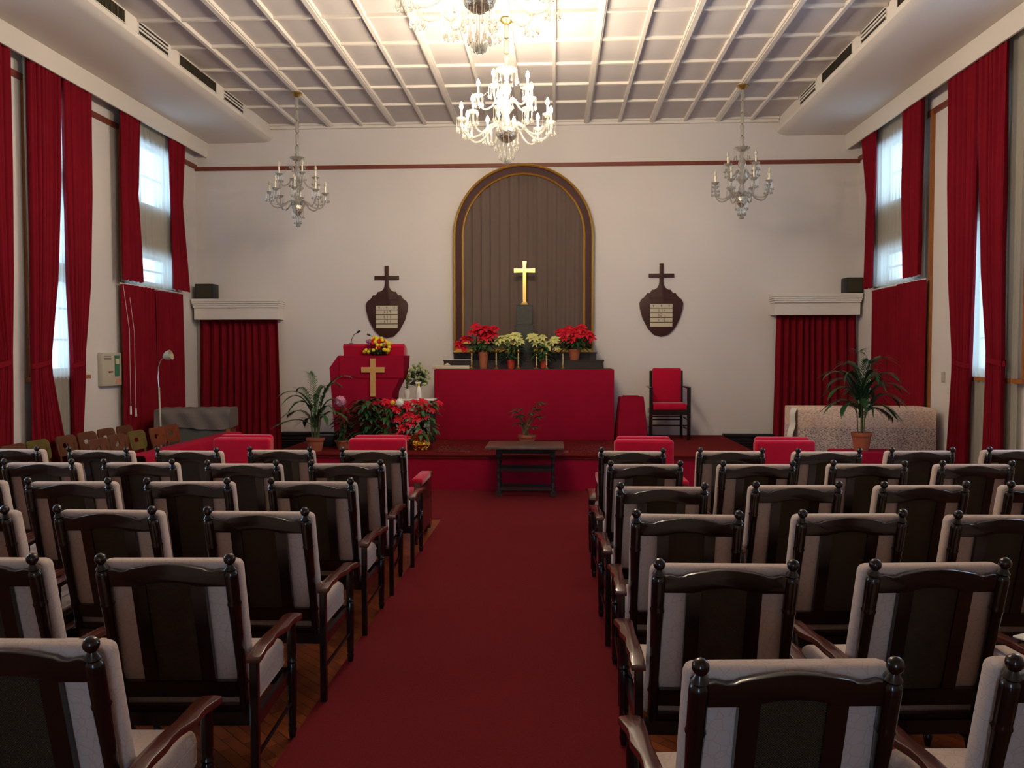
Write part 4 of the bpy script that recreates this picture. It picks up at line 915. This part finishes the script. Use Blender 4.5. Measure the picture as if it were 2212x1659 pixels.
# ------------------------------------------------------------------ pew armchairs
def armchair():
    t = thing('wooden_armchair', '', 'armchair', (0, 0, 0), 0, 'rows of dark wooden armchairs')
    # back frame leans: (y, z) top -.36,1.06 ; bottom -.18,.36
    def yb(z): return -.18-.18*(z-.36)/.70
    ang = math.atan2(.18, .70)
    def leanz(z0, z1, x0, x1, th, bm, r=0, off=0):
        # slab between heights on the leaning plane
        vs = []
        for z in (z0, z1):
            for x, d in ((x0, -th/2), (x1, -th/2), (x1, th/2), (x0, th/2)): vs.append(bm.verts.new((x, yb(z)+d+off, z)))
        for f in ((0, 3, 2, 1), (4, 5, 6, 7), (0, 1, 5, 4), (1, 2, 6, 5), (2, 3, 7, 6), (3, 0, 4, 7)): bm.faces.new([vs[i] for i in f])
    # posts, turned, with ball finials
    prof = [(r_, z_*1.062) for r_, z_ in ((0, 0), (.018, 0), (.022, .05), (.022, .14), (.027, .15), (.022, .165), (.020, .20), (.024, .42), (.027, .50), (.030, .508), (.026, .518), (.027, .53), (.028, .63), (.026, .645), (.020, .652), (.026, .660), (.020, .668), (.013, .680))]
    for s in (-1, 1):
        m = T((s*.2625, -.18+.0, .34), 0, ang)
        b = BM(); lathe(b, prof, 14, m); p = obj('back_post', b, 'dark', t, True, 45)
        b = BM(); sphere(b, (0, 0, .744), .0245, 14); bmesh.ops.transform(b, matrix=m, verts=b.verts); obj('finial', b, 'dark', p, True, 180)
    # top rail with raised wavy crest
    pts = [(-.245, .938)]+[(-.245, 1.010), (-.22, 1.016), (-.19, 1.008), (-.165, 1.010), (-.15, 1.018), (-.10, 1.028), (-.05, 1.036), (0, 1.039), (.05, 1.036), (.10, 1.028), (.15, 1.018), (.165, 1.010), (.19, 1.008), (.22, 1.016), (.245, 1.010), (.245, .938)]
    pts += [(.12, .938), (.09, .948), (.05, .956), (0, .959), (-.05, .956), (-.09, .948), (-.12, .938)]
    b = BM(); prism(b, pts, -.016, .016, 'y', .006)
    for v in b.verts: v.co.y += yb(v.co.z)
    obj('top_rail', b, 'dark', t, True, 35)
    b = BM()
    for x0, x1 in ((-.150, -.092), (.092, .150)): leanz(.43, .945, x0, x1, .024, b)
    obj('stiles', b, 'dark', t, False)
    b = BM(); leanz(.44, .958, -.094, .094, .008, b); obj('cane_panel', b, 'cane', t, False)
    b = BM(); leanz(.425, .50, -.245, .245, .03, b); leanz(.36, .385, -.245, .245, .03, b); obj('lower_rail', b, 'dark', t, False)
    # cushions
    b = BM(); rbox(b, -.288, .288, -.045, .045, .445, 1.043, .03, 4)
    for v in b.verts: v.co.y += yb(v.co.z)+.066
    obj('back_cushion', b, 'fabric', t, True, 50)
    b = BM(); rbox(b, -.30, .30, -.155, .31, .355, .505, .035, 4)
    for v in b.verts:
        if v.co.z > .45: v.co.z += .018*(1-(v.co.x/.3)**2)
    sc = obj('seat_cushion', b, 'fabric', t, True, 50)
    b = BM()
    for z in (.392, .468): tube(b, [(-.299, .28, z), (-.303, .25, z), (-.303, -.13, z)], .004, 5); tube(b, [(.299, .28, z), (.303, .25, z), (.303, -.13, z)], .004, 5); tube(b, [(-.27, .313, z), (.27, .313, z)], .004, 5)
    obj('piping', b, 'fabric', sc)
    # seat frame
    b = BM(); box(b, -.30, .30, -.20, -.165, .295, .355); box(b, -.31, .31, .255, .29, .29, .36); box(b, -.33, -.305, -.24, .28, .30, .355); box(b, .305, .33, -.24, .28, .30, .355)
    obj('seat_frame', b, 'dark', t, False)
    # legs
    lp = [(0, 0), (.013, 0), (.018, .03), (.022, .05), (.017, .06), (.021, .075), (.019, .09), (.023, .20), (.024, .30), (.024, .37), (.020, .38), (.026, .39), (.020, .405), (.023, .43), (.024, .52), (.020, .56), (.024, .58), (.024, .605), (0, .605)]
    for s in (-1, 1):
        b = BM(); lathe(b, lp, 12, c=(s*.332, .30, 0)); obj('leg', b, 'dark', t, True, 45)
        b = BM(); rbox(b, s*.332-.017, s*.332+.017, -.30, -.262, 0, .61, .004, 1); obj('leg', b, 'dark', t, True, 35)
        # scalloped armrest
        i_, o_ = .300, .368
        P = [(.306, -.31), (.364, -.31), (.366, -.27), (.362, -.20), (.368, -.12), (.360, -.05), (.358, .02), (.366, .08), (.372, .13), (.366, .17), (.364, .22), (.374, .28), (.380, .33), (.370, .352), (.34, .358), (.300, .35), (.292, .30), (.296, .22), (.302, .10), (.304, -.05), (.303, -.2)]
        b = BM(); prism(b, [(s*x, y) for x, y in P], .606, .636, 'z', .007)
        for v in b.verts: v.co.z += .012*math.sin((v.co.y+.31)*PI/.35)-(.02*max(0, v.co.y-.26)/.09)
        obj('armrest', b, 'arm', t, True, 35)
        b = BM(); tube(b, [(s*.332, -.28, .19), (s*.332, .30, .19)], .010, 6); obj('stretcher', b, 'dark', t)
    return t
AC = armchair()
CH = {'left': [[(-1.119, 7.074, 2), (-1.932, 7.071, 2), (-2.720, 6.984, -1), (-3.502, 6.966, -3), (-4.35, 7.03, 0)],
               [(-1.135, 6.227, 4), (-1.927, 6.18, 2), (-2.754, 6.21, 3), (-3.526, 6.17, 2)],
               [(-1.139, 5.325, 1), (-1.95, 5.287, 3), (-2.731, 5.25, 3), (-3.51, 5.27, 2)],
               [(-1.123, 4.287, 0), (-1.951, 4.293, -1), (-2.745, 4.261, 0)],
               [(-1.128, 3.270, 3), (-1.932, 3.236, 2)], [(-1.140, 2.286, 2)]],
      'right': [[(1.121, 7.123, -1), (1.969, 7.161, -1), (2.79, 7.163, 3), (3.613, 7.268, 4), (4.475, 7.36, 4)],
                [(1.143, 6.288, 2), (1.990, 6.322, 3), (2.832, 6.375, -1), (3.645, 6.406, 3)],
                [(1.133, 5.223, 1), (1.993, 5.313, 3), (2.802, 5.355, 4), (3.61, 5.40, 3)],
                [(1.144, 4.312, -1), (2.006, 4.372, 4), (2.80, 4.375, 2)],
                [(1.133, 3.287, 1), (1.983, 3.341, 5), (2.815, 3.37, 4)], [(1.107, 2.228, 4), (1.96, 2.295, 3)]]}
ORD = ['first', 'second', 'third', 'fourth', 'fifth', 'sixth']
first = True
for side, rows in CH.items():
    for r, row in enumerate(rows):
        for c, (x, y, dg) in enumerate(row):
            o = AC if first else dup(AC); first = False
            a = math.radians(dg); o.rotation_euler = (0, 0, a)
            o.location = (x-.36*math.sin(a), y+.36*math.cos(a), .012 if False else 0)
            seat = 'aisle seat' if c == 0 else '%s from the aisle' % ORD[c]
            o['label'] = 'dark wooden pale-cushioned armchair, %s, %s row from the stage, %s side' % (seat, ORD[r], side)
b = BM(); rbox(b, -.07, .07, -.10, .10, 0, .010, .003, 1); o = obj('white_booklet', b, 'paper'); o.location = (2.56, 3.62, .655); o.rotation_euler = (0, 0, .5); tag(o, 'white booklet on a chair arm at the right edge of view', 'booklet')

# ------------------------------------------------------------------ chandeliers
def tear(bm, c, L, r):
    tube(bm, [(c[0], c[1], c[2]), (c[0], c[1], c[2]-L*.7)], .0016, 4, False)
    lathe(bm, [(0, 0), (r*.5, -L*.10), (r, -L*.22), (r*.7, -L*.30), (0, -L*.34)], 7, c=(c[0], c[1], c[2]-L*.68))
def chandelier(loc, label, n_lo, r_lo, n_up, r_up, zc, lit, H):
    """loc: canopy point on the ceiling; heights zc are world values below it"""
    t = thing('chandelier', label, 'chandelier', loc, 0, 'crystal chandeliers'); Z = loc[2]
    z = lambda a: a-Z
    b = BM(); lathe(b, [(0, 0), (.075, 0), (.085, -.02), (.05, -.05), (.015, -.07), (0, -.07)], 18); obj('canopy', b, 'brass', t)
    # stem of glass cylinders and brass beads down to the crown
    b = BM(); bb = BM(); top = -.07; bot = z(zc['crown']); n = max(3, int(round((top-bot)/.17))); s = (top-bot)/n
    for i in range(n):
        c = top-i*s; lathe(b, [(0, 0), (.03, -.004), (.033, -.02), (.026, -.5*s), (.033, -(s-.035)), (.028, -(s-.022)), (0, -(s-.02))], 10, c=(0, 0, c)); sphere(bb, (0, 0, c-s+.008), .014, 8)
    obj('stem', b, 'crystal', t); obj('stem_beads', bb, 'brass', t)
    # crown dish with its drops
    b = BM(); c0 = z(zc['crown']); rc = zc.get('rc', .125)
    lathe(b, [(.03, -.05), (rc*.6, -.03), (rc, 0), (rc*1.05, .012), (rc*.85, .005), (.02, -.035)], 18, c=(0, 0, c0)); cd = obj('crown_dish', b, 'crystal', t)
    b = BM()
    for i in range(12): a = 2*PI*i/12; tear(b, (rc*math.cos(a), rc*math.sin(a), c0), .15, .012)
    obj('crystal_drops', b, 'crystal', cd)['kind'] = 'stuff'
    # centre column
    b = BM(); cb = z(zc['bowl']); Lc = c0-cb
    lathe(b, [(.02, 0), (.035, -.08*Lc), (.02, -.16*Lc), (.05, -.26*Lc), (.06, -.32*Lc), (.025, -.42*Lc), (.03, -.5*Lc), (.07, -.58*Lc), (.075, -.62*Lc), (.03, -.70*Lc), (.05, -.85*Lc), (.09, -.95*Lc), (.0, -1.0*Lc)], 14, c=(0, 0, c0)); obj('column', b, 'crystal', t)
    # bowl and fringe below
    rb = zc.get('rb', .13); b = BM(); lathe(b, [(rb, .04), (rb, 0), (rb*.85, -.05), (rb*.5, -.09), (.02, -.11), (0, -.11)], 20, c=(0, 0, cb)); bo = obj('bowl', b, 'silver', t)
    b = BM(); zb = z(zc['bottom'])
    for k, (q, rr, L0) in enumerate(((14, rb, .17), (9, rb*.62, .24), (6, rb*.3, .26))):
        for i in range(q): a = 2*PI*(i+.5*k)/q; tear(b, (rr*math.cos(a), rr*math.sin(a), cb-.03*(k+1)), L0*H, .015)
    for i in range(10): a = 2*PI*i/10; tear(b, (.10*math.cos(a), .10*math.sin(a), cb+.20), .16, .015); tear(b, (.075*math.cos(a+.3), .075*math.sin(a+.3), cb+.42), .14, .013)
    obj('crystal_fringe', b, 'crystal', bo)['kind'] = 'stuff'
    b = BM(); tube(b, [(0, 0, cb-.1), (0, 0, zb+.05)], .004, 5); sphere(b, (0, 0, zb+.028), .03, 12); obj('bottom_ball', b, 'crystal', t)
    # arms
    for tier, (n, R, zcup, zlow, zin, ph) in enumerate(((n_lo, r_lo, z(zc['cup_lo']), z(zc['low']), cb+.06, .2), (n_up, r_up, z(zc['cup_up']), z(zc['cup_up'])-.16, z(zc['cup_up'])-.10, .55))):
        for i in range(n):
            a = 2*PI*i/n+ph; ca, sa = math.cos(a), math.sin(a); P = lambda r, zz: (r*ca, r*sa, zz)
            b = BM(); pts = [P(.05, zin), P(R*.22, zin+.05), P(R*.38, zin+.03), P(R*.5, (zin+zlow)/2), P(R*.66, zlow+.005), P(R*.80, zlow), P(R*.93, zlow+.04), P(R, zlow+.11), P(R, zcup-.02)]
            # smooth the arm path
            q = []
            for u, v in zip(pts, pts[1:]): q += [Vector(u), Vector(u).lerp(Vector(v), .5)]
            q.append(Vector(pts[-1])); q = [q[0]]+[(q[k-1]+q[k]*2+q[k+1])/4 for k in range(1, len(q)-1)]+[q[-1]]
            tube(b, q, .012, 8); arm = obj('arm', b, 'crystal', t)
            b = BM(); lathe(b, [(.008, -.03), (.03, -.02), (.058, .008), (.06, .012), (.02, 0), (0, 0)], 12, c=P(R, zcup)); obj('drip_cup', b, 'crystal', arm)
            b = BM()
            for k in range(9): g = 2*PI*k/9; tear(b, (R*ca+.056*math.cos(g), R*sa+.056*math.sin(g), zcup), .13*max(H, .85) if tier else .15*max(H, .85), .013)
            obj('crystal_drops', b, 'crystal', arm)['kind'] = 'stuff'
            b = BM(); hC = .11; lathe(b, [(0, 0), (.0115, 0), (.0115, hC), (0, hC)], 10, c=P(R, zcup)); obj('candle', b, 'candle', arm)
            b = BM(); lathe(b, [(0, 0), (.011, .002), (.022, .024), (.018, .05), (.006, .078), (0, .084)], 8, c=P(R, zcup+hC)); obj('bulb', b, 'flamebulb' if lit else 'deadbulb', arm)
        # bead swags between crown and arms
    b = BM()
    for i in range(n_up):
        a = 2*PI*i/n_up+.55
        for k in range(13):
            u = k/12; rr = rc+(r_up-rc)*u; zz = c0+(z(zc['cup_up'])-c0)*u-.10*math.sin(PI*u); sphere(b, (rr*math.cos(a), rr*math.sin(a), zz), .006, 5)
    obj('bead_swags', b, 'crystal', t)['kind'] = 'stuff'
    return t
MAIN = dict(crown=5.13, cup_up=4.86, cup_lo=4.56, low=4.36, bowl=4.42, bottom=4.075)
chandelier((-.10, 9.62, ZC-.062), 'brightly lit crystal chandelier hanging in front of the arched frame', 10, .52, 5, .33, MAIN, True, 1.0)
chandelier((-.10, 6.18, ZC-.062), 'lit crystal chandelier cut off by the top edge of the view', 10, .55, 5, .33, dict(MAIN, bottom=4.10, bowl=4.50, low=4.42), True, 1.15)
SIDE = dict(crown=4.76, cup_up=4.50, cup_lo=4.25, low=4.03, bowl=4.03, bottom=3.77, rc=.11, rb=.085)
chandelier((-3.34, 12.16, ZC-.062), 'unlit crystal chandelier near the left end of the altar wall', 8, .40, 4, .27, SIDE, False, .7)
chandelier((3.14, 12.16, ZC-.062), 'unlit crystal chandelier near the right end of the altar wall', 8, .40, 4, .27, dict(SIDE, crown=4.82, cup_up=4.56, cup_lo=4.31, low=4.09, bowl=4.09, bottom=3.84), False, .7)
